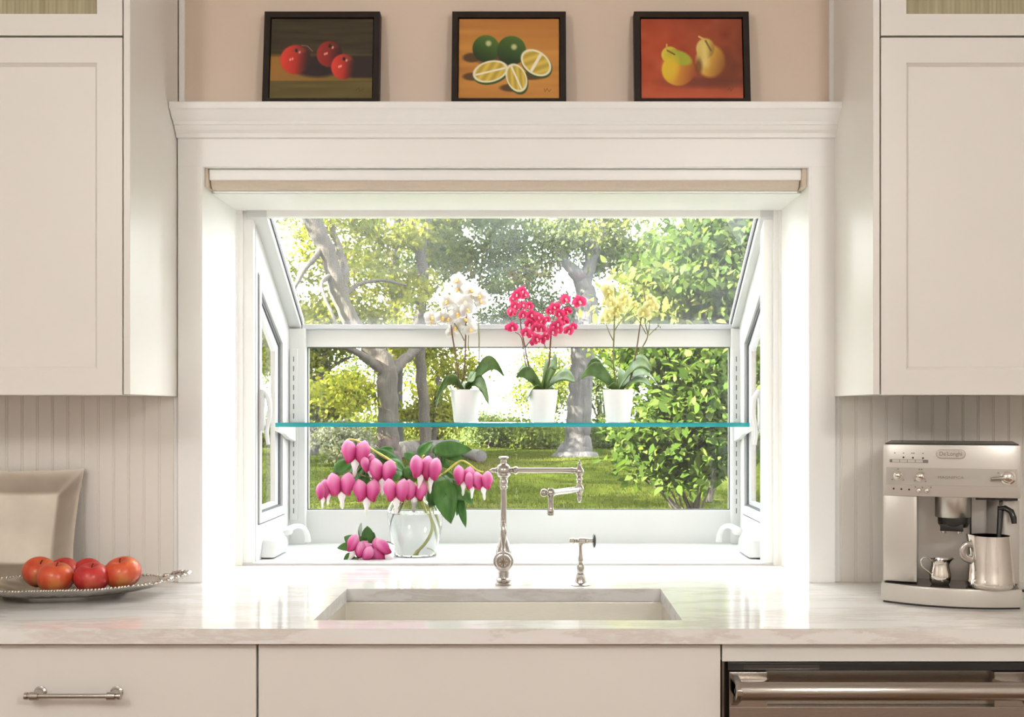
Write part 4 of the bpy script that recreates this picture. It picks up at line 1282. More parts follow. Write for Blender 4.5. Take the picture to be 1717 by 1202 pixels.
def heart_meshes():
    """a hanging heart: two puffed outer petals with flicked tips, white inner petals below; about 1 unit wide"""
    mb = MB()
    for s in (-1, 1):
        n, m = 12, 9
        v, g, f = [], [], []
        for j in range(m + 1):
            t = j / m                                   # 0 top .. 1 tip
            z = 0.44 - 0.88 * t
            r = 0.285 * (max(0.02, math.sin(PI * (0.03 + 0.95 * t) ** 0.80))) ** 0.58
            cx = s * (0.225 + 0.05 * math.sin(PI * t) - 0.11 * t ** 3 + (0.16 * max(0, t - 0.80) / 0.20))
            for i in range(n):
                a = 2 * PI * i / n
                v.append((cx + r * math.cos(a) * 1.0, r * math.sin(a) * 0.85, z + 0.06 * math.cos(a) * s * (1 - t)))
                g.append(max(0.0, min(1.0, 1.15 - 1.2 * t + 0.12 * math.cos(4 * a) - 0.35 * max(0, -math.cos(a) * s) ** 4)))
        for j in range(m):
            for i in range(n):
                f.append((j * n + i, j * n + (i + 1) % n, (j + 1) * n + (i + 1) % n, (j + 1) * n + i))
        f.append(tuple(range(n)))
        f.append(tuple(m * n + i for i in range(n)))
        mb.add(v, f, g)
    me = mb.mesh('heart_flower', smooth=70)
    me.materials.append(M['p_heart'])
    tp = MB()
    prof = [(0.02, -0.20), (0.13, -0.34), (0.15, -0.46), (0.10, -0.60), (0.075, -0.70), (0.085, -0.80), (0.05, -0.90), (0.01, -0.95)]
    tp.lathe([(r, z) for r, z in prof], 10, Matrix.Diagonal((1, 0.6, 1, 1)))
    tp.g = [0.0 if p[2] < -0.7 else 1.0 for p in tp.v]
    mt = tp.mesh('inner_petal', smooth=70)
    mt.materials.append(M['p_tip'])
    return me, mt
HM, HT = heart_meshes()

def leaf_blade(p0, p1, width, facing=(0, -1, 0.25), bend=0.12, lobes=0, seed=0):
    """leaf blade from p0 to its tip p1, with side lobes when asked"""
    rng = random.Random(seed)
    p0, p1 = Vector(p0), Vector(p1)
    ax = p1 - p0
    ln = ax.length
    fz = Vector(facing).normalized()
    sd = ax.cross(fz).normalized()
    nm = sd.cross(ax).normalized()
    mb = MB()
    def blade(o, direction, l, w, b_):
        d = direction.normalized()
        s2 = d.cross(nm).normalized()
        rows = []
        n = 8
        for i in range(n + 1):
            t = i / n
            ww = w * 0.5 * math.sin(PI * (0.05 + 0.95 * t) ** 0.85) ** 0.8
            c = o + d * (l * t) + nm * (b_ * l * math.sin(PI * t)) - Vector((0, 0, 0.05 * l * t * t))
            rows.append([c + s2 * (ww * k) - nm * (0.25 * ww * (1 - abs(k))) for k in (-1, -0.5, 0, 0.5, 1)])
        mb.sheet(rows)
    blade(p0, ax, ln, width, bend)
    if lobes:
        for s in (-1, 1):
            d = (ax.normalized() * 0.75 + sd * s * 0.65)
            blade(p0 + ax * 0.12, d, ln * 0.62, width * 0.75, bend)
    return mb

def sprig(name, label, base, Y, stems, hearts, leaves, seed, pale=()):
    """flowering stem: pixel paths with depth offsets, modelled where it stands"""
    rng = random.Random(seed)
    t = thing(name, base, label, 'flower')
    B = Vector(base)
    for pts, rad, mat in stems:
        pp = [Vector(q) for q in spline([P(a, b_, Y + dy) for a, b_, dy in pts], 6)]
        MB().tube(pp, [rad * (1 - 0.4 * i / (len(pp) - 1)) for i in range(len(pp))], 8).build('stem', M[mat], t, smooth=60)
    for k, (a, b_, w, dy, roll, yaw) in enumerate(hearts):
        o = bpy.data.objects.new('flower', HM)
        COL.objects.link(o)
        o.parent = t
        o.location = P(a, b_, Y + dy) - B
        o.rotation_euler = (rng.uniform(-0.15, 0.15), roll, yaw)
        o.scale = (w * S(Y + dy),) * 3
        q = bpy.data.objects.new('inner_petal', HT)
        COL.objects.link(q)
        q.parent = o
    for k, (x0, y0, x1, y1, w, dy0, dy1, lob) in enumerate(leaves):
        o = leaf_blade(P(x0, y0, Y + dy0), P(x1, y1, Y + dy1), w * S(Y), (rng.uniform(-0.4, 0.4), -1, rng.uniform(0.1, 0.7)), rng.uniform(0.05, 0.16), lob, seed + k).build('leaf', M['pale_leaf'] if k in pale else M['bh_leaf'], t, smooth=70)
        solidify(o, 0.0008)
    return t

Q = 4.622
def q_(x, y): return (500 + x / Q, 720 + y / Q)
def hearts(lst): return [(*q_(x, y), w / Q * 1.17, dy, roll, yaw) for x, y, w, dy, roll, yaw in lst]
def stems(lst): return [([(*q_(x, y), dy) for x, y, dy in pts], r, m) for pts, r, m in lst]
def lvs(lst): return [(*q_(x0, y0), *q_(x1, y1), w / Q, a, b_, lob) for x0, y0, x1, y1, w, a, b_, lob in lst]
vb = (vx, VY, ZS + 0.01)
sprig('bleeding_heart', 'pink bleeding heart stem arching left out of the vase', (vx - 0.012, VY, ZS + 0.012), VY,
      stems([([(880, 970, -0.01), (960, 880, 0.0), (1010, 740, 0.0), (960, 560, 0.0), (860, 350, 0.0), (700, 230, -0.01), (590, 165, -0.02), (480, 95, -0.02), (380, 80, -0.02), (345, 165, -0.02)], 0.0042, 'stem_water'),
             ([(800, 600, 0.0), (640, 420, -0.02), (480, 350, -0.03), (330, 330, -0.03), (230, 365, -0.03), (180, 400, -0.03)], 0.0020, 'stem'),
             ([(700, 235, 0.0), (650, 220, 0), (600, 180, 0), (570, 185, -0.02)], 0.0015, 'stem_dark'),
             ([(560, 120, -0.02), (520, 90, -0.02), (445, 85, -0.02)], 0.0012, 'stem_dark')]),
      hearts([(445, 178, 172, -0.03, 0.05, 0.1), (545, 265, 120, -0.02, -0.25, 1.0), (655, 325, 172, -0.035, 0.06, -0.2), (195, 485, 120, -0.03, 0.12, 1.1), (240, 455, 120, -0.02, 0.1, 0.7), (332, 430, 170, -0.045, -0.05, 0.0), (530, 478, 166, -0.045, 0.0, 0.05)]),
      lvs([(410, 245, 265, 355, 120, -0.01, -0.03, 0), (505, 260, 395, 430, 120, 0.0, 0.01, 1), (590, 165, 800, 255, 90, 0.01, 0.02, 1), (700, 235, 830, 330, 100, 0.0, -0.02, 0), (500, 290, 530, 420, 90, 0.02, 0.02, 0), (560, 360, 610, 440, 60, 0.01, 0.02, 0)]), 11)
sprig('bleeding_heart', 'short bleeding heart stem leaning over the front of the vase rim', (vx + 0.004, VY, ZS + 0.012), VY,
      stems([([(1060, 950, 0.0), (1035, 800, 0.005), (1010, 700, 0.0), (960, 540, -0.01), (930, 400, -0.03), (960, 230, -0.04), (975, 200, -0.05)], 0.0040, 'stem_water'),
             ([(900, 640, -0.01), (880, 500, -0.03), (820, 400, -0.05), (770, 385, -0.06)], 0.0018, 'stem_dark'), ([(730, 790, -0.01), (780, 640, -0.01), (850, 500, -0.02)], 0.0026, 'stem_dark')]),
      hearts([(760, 475, 165, -0.075, 0.0, -0.15), (908, 475, 150, -0.06, 0.1, 0.3), (955, 295, 165, -0.065, 0.08, 0.75), (1030, 315, 165, -0.055, -0.05, -0.8)]),
      lvs([(930, 210, 1045, 85, 100, 0.0, 0.02, 0), (860, 280, 900, 410, 120, -0.01, -0.02, 1), (750, 300, 870, 380, 110, 0.01, 0.0, 1), (790, 320, 745, 400, 70, -0.03, -0.05, 0), (900, 230, 820, 180, 80, 0.01, 0.03, 0), (1090, 400, 1020, 490, 90, -0.01, -0.03, 0), (880, 330, 1000, 240, 90, 0.02, 0.03, 0)]), 12)
sprig('bleeding_heart', 'leafy bleeding heart stem bending right out of the vase towards the faucet', (vx + 0.014, VY, ZS + 0.012), VY,
      stems([([(1060, 960, 0.01), (1080, 840, 0.01), (1040, 700, 0.01), (1010, 560, 0.01), (1060, 400, 0.0), (1130, 340, -0.01), (1250, 245, -0.02), (1320, 265, -0.03), (1385, 315, -0.03), (1435, 330, -0.03)], 0.0036, 'stem_water'),
             ([(1060, 400, 0), (1100, 250, 0.01), (1090, 170, 0.01)], 0.0022, 'stem'), ([(1110, 350, -0.01), (1200, 420, -0.02), (1260, 520, -0.02)], 0.0016, 'stem'), ([(975, 905, 0), (1055, 945, 0.01)], 0.0014, 'stem_water')]),
      hearts([(1285, 360, 140, -0.04, 0.1, 0.5), (1350, 400, 125, -0.03, 0.0, 0.9), (1430, 400, 135, -0.045, -0.08, -0.4)]),
      lvs([(1040, 160, 1350, 140, 130, 0.0, -0.02, 0), (1100, 160, 1300, 240, 90, 0.01, 0.0, 0), (1110, 260, 1110, 150, 80, 0.01, 0.02, 0), (1120, 360, 1185, 715, 190, -0.02, -0.05, 1), (1100, 400, 1040, 500, 120, 0.0, -0.02, 0), (1255, 505, 1300, 750, 70, -0.02, -0.03, 0), (1245, 480, 1355, 575, 80, -0.02, -0.02, 0), (1240, 540, 1230, 665, 40, -0.02, -0.02, 0), (1130, 330, 1230, 430, 70, -0.01, -0.02, 0), (1080, 230, 1180, 290, 80, 0.02, 0.01, 0)]), 13)
zs = P(575, 941, 0.40)
SYY = 0.40
sprig('bleeding_heart', 'small pink bleeding heart sprig lying on the sill beside the vase', (P(610, 930, SYY).x, SYY, ZS + 0.001), SYY,
      stems([([(440, 905, 0.0), (500, 870, 0.0), (600, 885, 0.01), (690, 870, 0.02), (740, 890, 0.02)], 0.0018, 'stem'), ([(480, 870, 0.0), (470, 790, 0.0), (490, 725, 0.0)], 0.0016, 'stem')]),
      hearts([(455, 905, 135, -0.01, 0.55, 0.3), (510, 955, 130, -0.02, 0.35, -0.5), (580, 925, 130, 0.0, -0.35, 0.3), (640, 945, 140, -0.01, -0.9, -0.3)]),
      lvs([(460, 885, 355, 825, 90, 0.0, 0.0, 0), (440, 905, 300, 912, 70, 0, -0.01, 0), (440, 980, 350, 1010, 90, -0.01, -0.03, 0), (545, 880, 535, 740, 100, 0.01, 0.02, 0), (520, 880, 480, 820, 60, 0.01, 0.0, 0), (570, 880, 585, 790, 60, 0.01, 0.02, 0), (475, 830, 490, 715, 36, 0.0, 0.0, 0), (430, 1000, 470, 1020, 40, -.02, -.03, 0)]), 14, pale=(6,))

# ================================================================== APPLES ON THE SILVER TRAY, PEWTER PLATTER
TRX, TRY, TROT = -1.000, -0.238, math.radians(9)
tr = thing('serving_tray', (TRX, TRY, ZC), 'scalloped silver serving tray holding red apples on the counter', 'tray', rotz=TROT)
def tray_r(a, k=1.0):
    """rounded oblong with clipped corners and a scalloped edge"""
    ca, sa = abs(math.cos(a)), abs(math.sin(a))
    r = 1.0 / max(ca / 0.215, sa / 0.135, (ca / 0.215 + sa / 0.135) / 1.42)
    return r * k * (1 + 0.012 * math.cos(28 * a))
N_ = 112
rings = [(0.0, 0.013), (0.50, 0.013), (0.60, 0.0135), (0.66, 0.016), (0.80, 0.022), (0.93, 0.028), (0.985, 0.033), (1.0, 0.0345), (1.012, 0.033), (0.99, 0.030), (0.93, 0.024), (0.80, 0.018), (0.64, 0.012), (0.60, 0.010), (0.58, 0.0), (0.0, 0.0)]
mb = MB()
v = []
for s_, z in rings:
    for i in range(N_):
        a = 2 * PI * i / N_
        r = tray_r(a, max(s_, 0.002))
        flute = 0.0016 * math.cos(28 * a) if 0.64 < s_ < 0.97 else 0
        v.append((r * math.cos(a), r * math.sin(a), z + flute))
f = [(j * N_ + i, j * N_ + (i + 1) % N_, (j + 1) * N_ + (i + 1) % N_, (j + 1) * N_ + i) for j in range(len(rings) - 1) for i in range(N_)]
mb.add(v, f).build('dish', M['silver'], tr, smooth=45)
bd_ = MB()
for i in range(150):
    a = 2 * PI * i / 150
    r = tray_r(a, 1.003)
    bd_.ball((r * math.cos(a), r * math.sin(a), 0.0345), 0.0032, 6)
bd_.build('beaded_rim', M['silver'], tr, smooth=60)
for s in (-1, 1):
    hd_ = MB()
    pts = [Vector(q) for q in spline([(s * 0.205, -0.065, 0.034), (s * 0.238, -0.055, 0.042), (s * 0.262, -0.025, 0.046), (s * 0.266, 0.0, 0.047), (s * 0.262, 0.025, 0.046), (s * 0.238, 0.055, 0.042), (s * 0.205, 0.065, 0.034)], 6)]
    hd_.tube(pts, [0.0045 + 0.0018 * math.sin(i * 1.3) for i in range(len(pts))], 10)
    for i, p in enumerate(pts[2:-2:3]):
        hd_.ball(p + Vector((s * 0.004, 0, 0.002)), 0.0075, 9, (1, 1.2, 0.7))
    hd_.ball((s * 0.222, 0, 0.036), 0.012, 9, (1, 2.2, 0.4))
    hd_.build('handle', M['silver'], tr, smooth=60)

def apple_mesh(seed):
    rng = random.Random(seed)
    n, m = 26, 18
    mb = MB()
    v = []
    ph = rng.uniform(0, 6)
    for j in range(m + 1):
        t = PI * j / m
        for i in range(n):
            a = 2 * PI * i / n
            r = math.sin(t) * (1.0 + 0.035 * math.cos(5 * a + ph) * (1 - math.cos(t)) * 0.5)
            z = math.cos(t) * 0.90
            dim = 0.30 * math.exp(-(math.sin(t) / 0.32) ** 2) if t < PI / 2 else 0.13 * math.exp(-(math.sin(t) / 0.3) ** 2)
            z += -dim if t < PI / 2 else dim
            r *= 1 + 0.05 * math.cos(t)
            v.append((r * math.cos(a), r * math.sin(a), z))
    f = [(j * n + i, (j + 1) * n + i, (j + 1) * n + (i + 1) % n, j * n + (i + 1) % n) for j in range(m) for i in range(n)]
    return mb.add(v, f)
APX = [(93, 30.0, 2.572, 'apple_orange', 'orange-red apple at the front left of the silver tray', 0.10),
       (154, 29.0, 2.576, 'apple_red', 'deep red apple at the front centre of the silver tray', 0.06),
       (205.5, 30.5, 2.608, 'apple_orange', 'large orange-blushed apple at the right end of the row on the tray', -0.14),
       (66, 27.5, 2.640, 'apple_orange', 'yellow-orange apple at the far left, partly hidden behind the front left apple', 0.3),
       (106, 26.5, 2.660, 'apple_red', 'red apple in the back row between the yellow-orange apple and the deep red one', -0.1),
       (147, 25.0, 2.675, 'apple_red', 'dark red apple in the back row behind the front centre apple', 0.15)]
for k, (px, rp, d, mat, lab, tilt) in enumerate(APX):
    Y = d + EYE.y
    r = rp * S(Y)
    zb = ZC + 0.0155 + (0.0035 if k in (2, 3) else 0)
    t = thing('apple', (xpx(px, Y), Y, zb), lab, 'apple', 'apples on the silver tray')
    mb = apple_mesh(k)
    c = Vector((xpx(px, Y), Y, zb + r * 0.775))
    R = Matrix.Translation(c) @ Matrix.Rotation(tilt, 4, 'Y') @ Matrix.Rotation(0.12 + 0.1 * k, 4, 'X') @ Matrix.Scale(r, 4)
    mb.v = [tuple(R @ Vector(p)) for p in mb.v]
    lo = min(p[2] for p in mb.v)
    mb.v = [(p[0], p[1], p[2] + zb - lo) for p in mb.v]
    c.z += zb - lo
    mb.build('flesh', M[mat], t, smooth=80)
    a = R.to_3x3() @ Vector((0, 0, 1))
    MB().tube([c + a * 0.52, c + a * 0.75 + Vector((0.001, 0, 0)), c + a * 0.88 + Vector((0.004, 0, 0))], [0.0018, 0.0014, 0.002], 6).build('stalk', M['stem_dark'], t, smooth=60)

# square pewter platter leaning on the beadboard
PX1 = P(135, 782, -0.055).x
PWID, PH = 0.325, 0.292
pl = thing('square_platter', (PX1 - PWID / 2, -0.105, ZC), 'square brushed pewter platter leaning against the beadboard behind the apples', 'platter')
tl_ = math.radians(15)
Rp = Matrix.Translation((PX1 - PWID / 2, -0.105, ZC + 0.0006)) @ Matrix.Rotation(-tl_, 4, 'X')
def plat(u, v_, off):
    """u, v in -1..1; concave sides, flared rim round a sunk square well"""
    m = max(abs(u), abs(v_))
    x = u * (1 - 0.055 * (1 - v_ * v_)) * PWID / 2
    z = v_ * (1 - 0.045 * (1 - u * u)) * PH / 2 + PH / 2
    if m > 0.62:
        k = (m - 0.62) / 0.38
        y = 0.022 * (1 - k) ** 1.4
    else:
        y = 0.022 + 0.003 * math.cos(m / 0.62 * PI / 2)
    return Rp @ Vector((x, y + off, z))
g = [-1, -0.985, -0.93, -0.86, -0.79, -0.72, -0.66, -0.62, -0.58, -0.4, -0.2, 0, 0.2, 0.4, 0.58, 0.62, 0.66, 0.72, 0.79, 0.86, 0.93, 0.985, 1]
n = len(g)
mb = MB()
vv = [plat(u, w, 0) for w in g for u in g] + [plat(u, w, 0.004) for w in g for u in g]
ff = [(j * n + i, j * n + i + 1, (j + 1) * n + i + 1, (j + 1) * n + i) for j in range(n - 1) for i in range(n - 1)]
ff += [tuple(n * n + k for k in reversed(q)) for q in ff]
for i in range(n - 1):
    for a, c in (((0, i), (0, i + 1)), ((n - 1, i + 1), (n - 1, i)), ((i + 1, 0), (i, 0)), ((i, n - 1), (i + 1, n - 1))):
        p_, q2 = a[0] * n + a[1], c[0] * n + c[1]
        ff.append((p_, n * n + p_, n * n + q2, q2))
mb.add(vv, ff)
lo = min(p[2] for p in mb.v) - ZC
mb.v = [(p[0], p[1], p[2] - lo + 0.0004) for p in mb.v]
mb.build('dish', M['pewter'], pl, smooth=30)

# ================================================================== COFFEE MACHINE (local coordinates: x right, y to the back, z up)
CMX, CMY, CMR = 0.985, -0.345, math.radians(-20)
cm = thing('coffee_machine', (CMX, CMY, ZC), 'silver bean-to-cup coffee machine with control knobs on the right of the counter', 'coffee machine', rotz=CMR)
HW, DEP = 0.142, 0.285
def bow(x, b_=0.012): return -b_ * (1 - (x / HW) ** 2)
def bowed(x0, x1, z0, z1, b_=0.012, back=DEP, inset=0.0, n=14, ztop=None):
    """block with a bowed front between x0 and x1"""
    pts = [(x0 + (x1 - x0) * i / n) for i in range(n + 1)]
    poly = [(x, bow(x, b_) + inset) for x in pts] + [(x1, back), (x0, back)]
    mb = MB().prism(poly, z0, z1, 'z')
    if ztop:
        mb.v = [(x, y, z + (ztop * (1 - (x / HW) ** 2) if z == z1 else 0)) for x, y, z in mb.v]
    return mb
bowed(-HW, HW, 0.237, 0.351, ztop=0.006).build('head_housing', M['machine'], cm, bevel=0.0025, smooth=35)
bowed(-HW + 0.004, HW - 0.004, 0.3515, 0.3535, b_=0.010, inset=0.006, ztop=0.0065).build('lid', M['black'], cm)
band = bowed(-HW + 0.007, HW - 0.007, 0.262, 0.3005, inset=-0.0006, back=0.02).build('control_band', M['machine_band'], cm, bevel=0.0005)
body = MB().box(-HW + 0.002, HW - 0.002, 0.085, DEP, 0.004, 0.2372)
body.build('rear_body', M['machine'], cm, bevel=0.002)
lc = MB().prism([(-HW, 0.092)] + [(-HW + 0.072 * i / 8, 0.006 - 0.008 * math.sin(PI * i / 16 + 0.4)) for i in range(9)] + [(-HW + 0.072, 0.092)], 0.046, 0.2372, 'z')
lc.build('water_tank', M['machine'], cm, bevel=0.003, smooth=40)
MB().box(0.040, 0.0435, 0.060, 0.088, 0.046, 0.236).build('door_joint', M['black'], cm)
MB().box(0.052, 0.138, 0.040, 0.084, 0.229, 0.2366).build('steam_recess', M['black'], cm)
rc = MB().prism([(0.075, 0.092)] + [(0.075 + 0.067 * i / 8, 0.070 - 0.018 * math.sin(PI * i / 8) - 0.012 * i / 8) for i in range(9)] + [(HW, 0.092)], 0.046, 0.2285, 'z')
rc.build('side_column', M['machine'], cm, bevel=0.002, smooth=40)
# drip tray
tray = MB()
n = 16
poly = [(-HW - 0.004 + (2 * HW + 0.006) * i / n, -0.010 - 0.040 * (1 - ((-1 + 2 * i / n)) ** 2)) for i in range(n + 1)] + [(HW + 0.002, 0.09), (-HW - 0.004, 0.09)]
tray.prism(poly, 0.004, 0.0425, 'z')
tr_ = tray.build('drip_tray', M['machine'], cm, bevel=0.003, smooth=35)
poly2 = [(p[0] * 0.955, p[1] + 0.008) for p in poly[:n + 1]] + [(HW * 0.95, 0.088), (-HW * 0.95, 0.088)]
MB().prism(poly2, 0.0420, 0.0435, 'z').build('drip_grille', M['darkglass'], tr_)
MB().prism([(p[0] * 0.97, p[1] + 0.004) for p in poly], 0.0, 0.005, 'z').build('foot', M['black'], cm)
# brew head
TL = lambda x, y, z: Matrix.Translation((x, y, z))
bh = MB().lathe([(0.0, 0.238), (0.0375, 0.238), (0.0375, 0.192), (0.036, 0.190), (0.0, 0.190)], 32, TL(0.004, 0.036, 0)).build('brew_head', M['steel'], cm, smooth=40)
dn = MB().lathe([(0.0, 0.191), (0.034, 0.191), (0.033, 0.175), (0.028, 0.168), (0.0, 0.168)], 28, TL(0.006, 0.034, 0))
dn.box(-0.022, 0.026, 0.004, 0.040, 0.161, 0.176)
dn.build('spout_block', M['black'], bh, smooth=40, bevel=0.001)
for x in (-0.014, 0.018):
    MB().lathe([(0.0, 0.164), (0.0055, 0.164), (0.0045, 0.156), (0.0, 0.156)], 14, TL(x, 0.014, 0)).build('nozzle', M['chrome'], bh, smooth=40)
# steam wand
w = MB()
w.tube([(0.104, 0.050, 0.232), (0.104, 0.046, 0.222), (0.103, 0.040, 0.214)], [0.0045, 0.004, 0.0035], 12)
w.build('wand_joint', M['chrome'], cm, smooth=50)
w = MB()
w.tube([(0.103, 0.040, 0.216), (0.101, 0.034, 0.180), (0.098, 0.026, 0.140), (0.096, 0.022, 0.110)], [0.0065, 0.0060, 0.0050, 0.0042], 12)
w.tube([(0.099, 0.038, 0.211), (0.112, 0.034, 0.213), (0.124, 0.030, 0.206), (0.129, 0.028, 0.192), (0.130, 0.027, 0.180)], [0.0055, 0.006, 0.0065, 0.0065, 0.0055], 12)
w.build('steam_wand', M['black'], cm, smooth=50)
# knobs and lamps
def knob(x, z, r, par, mat='chrome', name='knob', depth=0.012):
    return MB().lathe([(0.0, 0.0), (r * 1.25, 0.0), (r * 1.25, 0.002), (r, 0.0035), (r * 0.95, depth * 0.8), (r * 0.7, depth), (0.0, depth * 1.05)], 22, axis_matrix((x, bow(x) - 0.0006, z), (0, -1, 0))).build(name, M[mat], par, smooth=45)
knob(-0.111, 0.2825, 0.0082, band)
knob(-0.0625, 0.2815, 0.0092, band)
k1 = knob(0.116, 0.2820, 0.0125, band, depth=0.014)
MB().tube([(0.114, bow(0.114) - 0.009, 0.2815), (0.098, bow(0.098) - 0.010, 0.2805), (0.083, bow(0.083) - 0.008, 0.2785)], [0.0055, 0.0045, 0.0032], 10).build('pointer', M['nickel'], k1, smooth=50)
for x in (-0.066, -0.0495):
    knob(x, 0.2505, 0.0048, cm, name='button', depth=0.006)
for x, z in ((-0.1195, 0.2525), (-0.1030, 0.2520), (-0.0865, 0.2515), (-0.0985, 0.3225), (-0.0785, 0.3220), (-0.0575, 0.3215)):
    MB().lathe([(0.0, 0.0), (0.0022, 0.0), (0.0018, 0.0012), (0.0, 0.0014)], 10, axis_matrix((x, bow(x), z), (0, -1, 0))).build('indicator_lamp', M['black'], cm)
def strip(x0, x1, z0, z1, mat, name, par, out=0.001):
    mb = MB()
    ps = [x0 + (x1 - x0) * i / 6 for i in range(7)]
    poly = [(x, bow(x) - out) for x in ps] + [(x, bow(x) + 0.002) for x in reversed(ps)]
    return mb.prism(poly, z0, z1, 'z').build(name, M[mat], par)
ks = strip(-0.128, -0.0465, 0.3110, 0.3180, 'ink', 'key_strip', cm)
for i in range(4):
    x0 = -0.1225 + i * 0.0165
    strip(x0, x0 + 0.0152, 0.3118, 0.3172, 'machine', 'key', ks, 0.0018)
# small printed marks round the knobs
for (x, z) in ((-0.117, 0.332), (-0.0985, 0.332), (-0.0805, 0.332), (-0.0765, 0.332), (-0.0575, 0.332), (-0.110, 0.2965), (-0.0985, 0.2725), (-0.1225, 0.2730), (-0.0650, 0.2965), (-0.0600, 0.2965), (-0.0520, 0.2705), (-0.0745, 0.2715), (-0.0735, 0.2575), (-0.0585, 0.2570), (-0.0410, 0.2575), (0.0965, 0.2915)):
    strip(x - 0.0016, x + 0.0016, z - 0.0012, z + 0.0012, 'ink', 'printed_mark', cm, 0.0009)

def lettering(body_, size, x, z, y, mat, par, name='lettering', width=None):
    cu = bpy.data.curves.new(name, 'FONT')
    cu.body = body_
    cu.size = size
    cu.align_x = 'CENTER'
    cu.align_y = 'CENTER'
    cu.extrude = 0.0004
    tmp = bpy.data.objects.new(name, cu)
    COL.objects.link(tmp)
    dg = bpy.context.evaluated_depsgraph_get()
    me = bpy.data.meshes.new_from_object(tmp.evaluated_get(dg))
    bpy.data.objects.remove(tmp)
    xs_ = [v.co.x for v in me.vertices]
    k = (width / (max(xs_) - min(xs_))) if width else 1.0
    me.transform(Matrix.Translation((x, y, z)) @ Matrix.Rotation(PI / 2, 4, 'X') @ Matrix.Diagonal((k, 1, 1, 1)))
    me.materials.clear()
    return link_mesh(name, me, mat, par)
bx_, bz_ = 0.0, 0.3315
oval = [(bx_ + (0.0195 if math.cos(a) > 0 else -0.0195) + 0.0098 * math.cos(a), bz_ + 0.0092 * math.sin(a)) for a in [2 * PI * i / 40 for i in range(40)]]
bg = MB().prism(oval, -0.0150, -0.0100, 'y').build('maker_badge', M['machine'], cm, bevel=0.0008)
ov2 = [(bx_ + (p[0] - bx_) * 1.03, bz_ + (p[1] - bz_) * 1.08) for p in oval]
MB().ring(ov2, oval, -0.0158, -0.0110, 'y').build('badge_rim', M['nickel'], bg)
lettering("De'Longhi", 0.0125, bx_, bz_, -0.0153, M['ink'], bg, width=0.046)
lettering('MAGNIFICA', 0.0080, 0.0, 0.2800, -0.0131, M['ink'], band, width=0.053)

# plug at the machine's right foot
pg = MB()
pg.tube([(HW + 0.003, 0.02, 0.036), (HW + 0.012, 0.02, 0.036)], 0.003, 10)
pg.ball((HW + 0.016, 0.02, 0.036), 0.0075, 12)
pg.build('side_knob', M['black'], cm, smooth=50)

# jugs on the drip tray (world coordinates from the machine's frame)
def cmw(x, y, z):
    c, s = math.cos(CMR), math.sin(CMR)
    return Vector((CMX + x * c - y * s, CMY + x * s + y * c, ZC + z))
jb = cmw(0.080, -0.002, 0.0438)
jug = thing('milk_pitcher', jb, 'large polished steel milk pitcher under the steam wand', 'pitcher')
Rj = 0.0495
prof = [(0.001, 0.0), (Rj * 0.94, 0.0), (Rj * 1.0, 0.003), (Rj * 1.02, 0.010), (Rj * 1.01, 0.016), (Rj * 0.985, 0.019), (Rj * 0.965, 0.040), (Rj * 0.90, 0.075), (Rj * 0.845, 0.108), (Rj * 0.845, 0.112), (Rj * 0.82, 0.112), (Rj * 0.83, 0.105), (Rj * 0.93, 0.05), (Rj * 0.95, 0.004), (0.001, 0.004)]
jm = MB().lathe(prof, 48, None, cap=False)
def spout_pull(p, amt, z0, ang, wid):
    x, y, z = p
    if z < z0: return p
    a = math.atan2(y, x)
    d = math.atan2(math.sin(a - ang), math.cos(a - ang))
    k = math.exp(-(d / wid) ** 2) * ((z - z0) / (0.112 - z0)) ** 1.5
    return (x * (1 + amt * k), y * (1 + amt * k), z + 0.004 * k)
jm.v = [spout_pull(p, 0.30, 0.06, PI * 1.04, 0.35) for p in jm.v]
jm.v = [(p[0] + jb.x, p[1] + jb.y, p[2] + jb.z) for p in jm.v]
jm.build('vessel', M['chrome'], jug, smooth=50)
pts = [Vector(q) for q in spline([jb + Vector((-0.038, -0.012, 0.092)), jb + Vector((-0.055, -0.014, 0.094)), jb + Vector((-0.064, -0.014, 0.082)), jb + Vector((-0.060, -0.014, 0.066)), jb + Vector((-0.041, -0.012, 0.058))], 6)]
MB().tube(pts, 0.0048, 10, flat=1.6).build('handle', M['nickel'], jug, smooth=50)
cb = cmw(-0.022, 0.006, 0.0438)
cj = thing('creamer_jug', cb, 'small polished steel creamer jug under the coffee spout', 'jug')
rc_ = 0.0225
prof = [(0.001, 0.0), (rc_ * 0.80, 0.0), (rc_ * 0.92, 0.004), (rc_ * 1.02, 0.014), (rc_ * 1.0, 0.024), (rc_ * 0.88, 0.036), (rc_ * 0.82, 0.044), (rc_ * 0.86, 0.050), (rc_ * 0.98, 0.055), (rc_ * 0.94, 0.0555), (rc_ * 0.80, 0.048), (rc_ * 0.80, 0.040), (rc_ * 0.95, 0.02), (0.001, 0.004)]
jm = MB().lathe(prof, 36, None, cap=False)
def lip2(p):
    x, y, z = p
    if z < 0.044: return p
    a = math.atan2(y, x)
    k = math.exp(-(math.atan2(math.sin(a + 0.1), math.cos(a + 0.1)) / 0.4) ** 2) * ((z - 0.044) / 0.0115)
    return (x * (1 + 0.55 * k), y * (1 + 0.55 * k), z + 0.004 * k)
jm.v = [lip2(p) for p in jm.v]
jm.v = [(p[0] + cb.x, p[1] + cb.y, p[2] + cb.z) for p in jm.v]
jm.build('vessel', M['chrome'], cj, smooth=50)
pts = [Vector(q) for q in spline([cb + Vector((-0.018, -0.004, 0.050)), cb + Vector((-0.030, -0.006, 0.060)), cb + Vector((-0.044, -0.008, 0.056)), cb + Vector((-0.042, -0.008, 0.040)), cb + Vector((-0.026, -0.006, 0.026)), cb + Vector((-0.0215, -0.004, 0.020))], 6)]
MB().tube(pts, 0.0017, 8).build('handle', M['chrome'], cj, smooth=50)

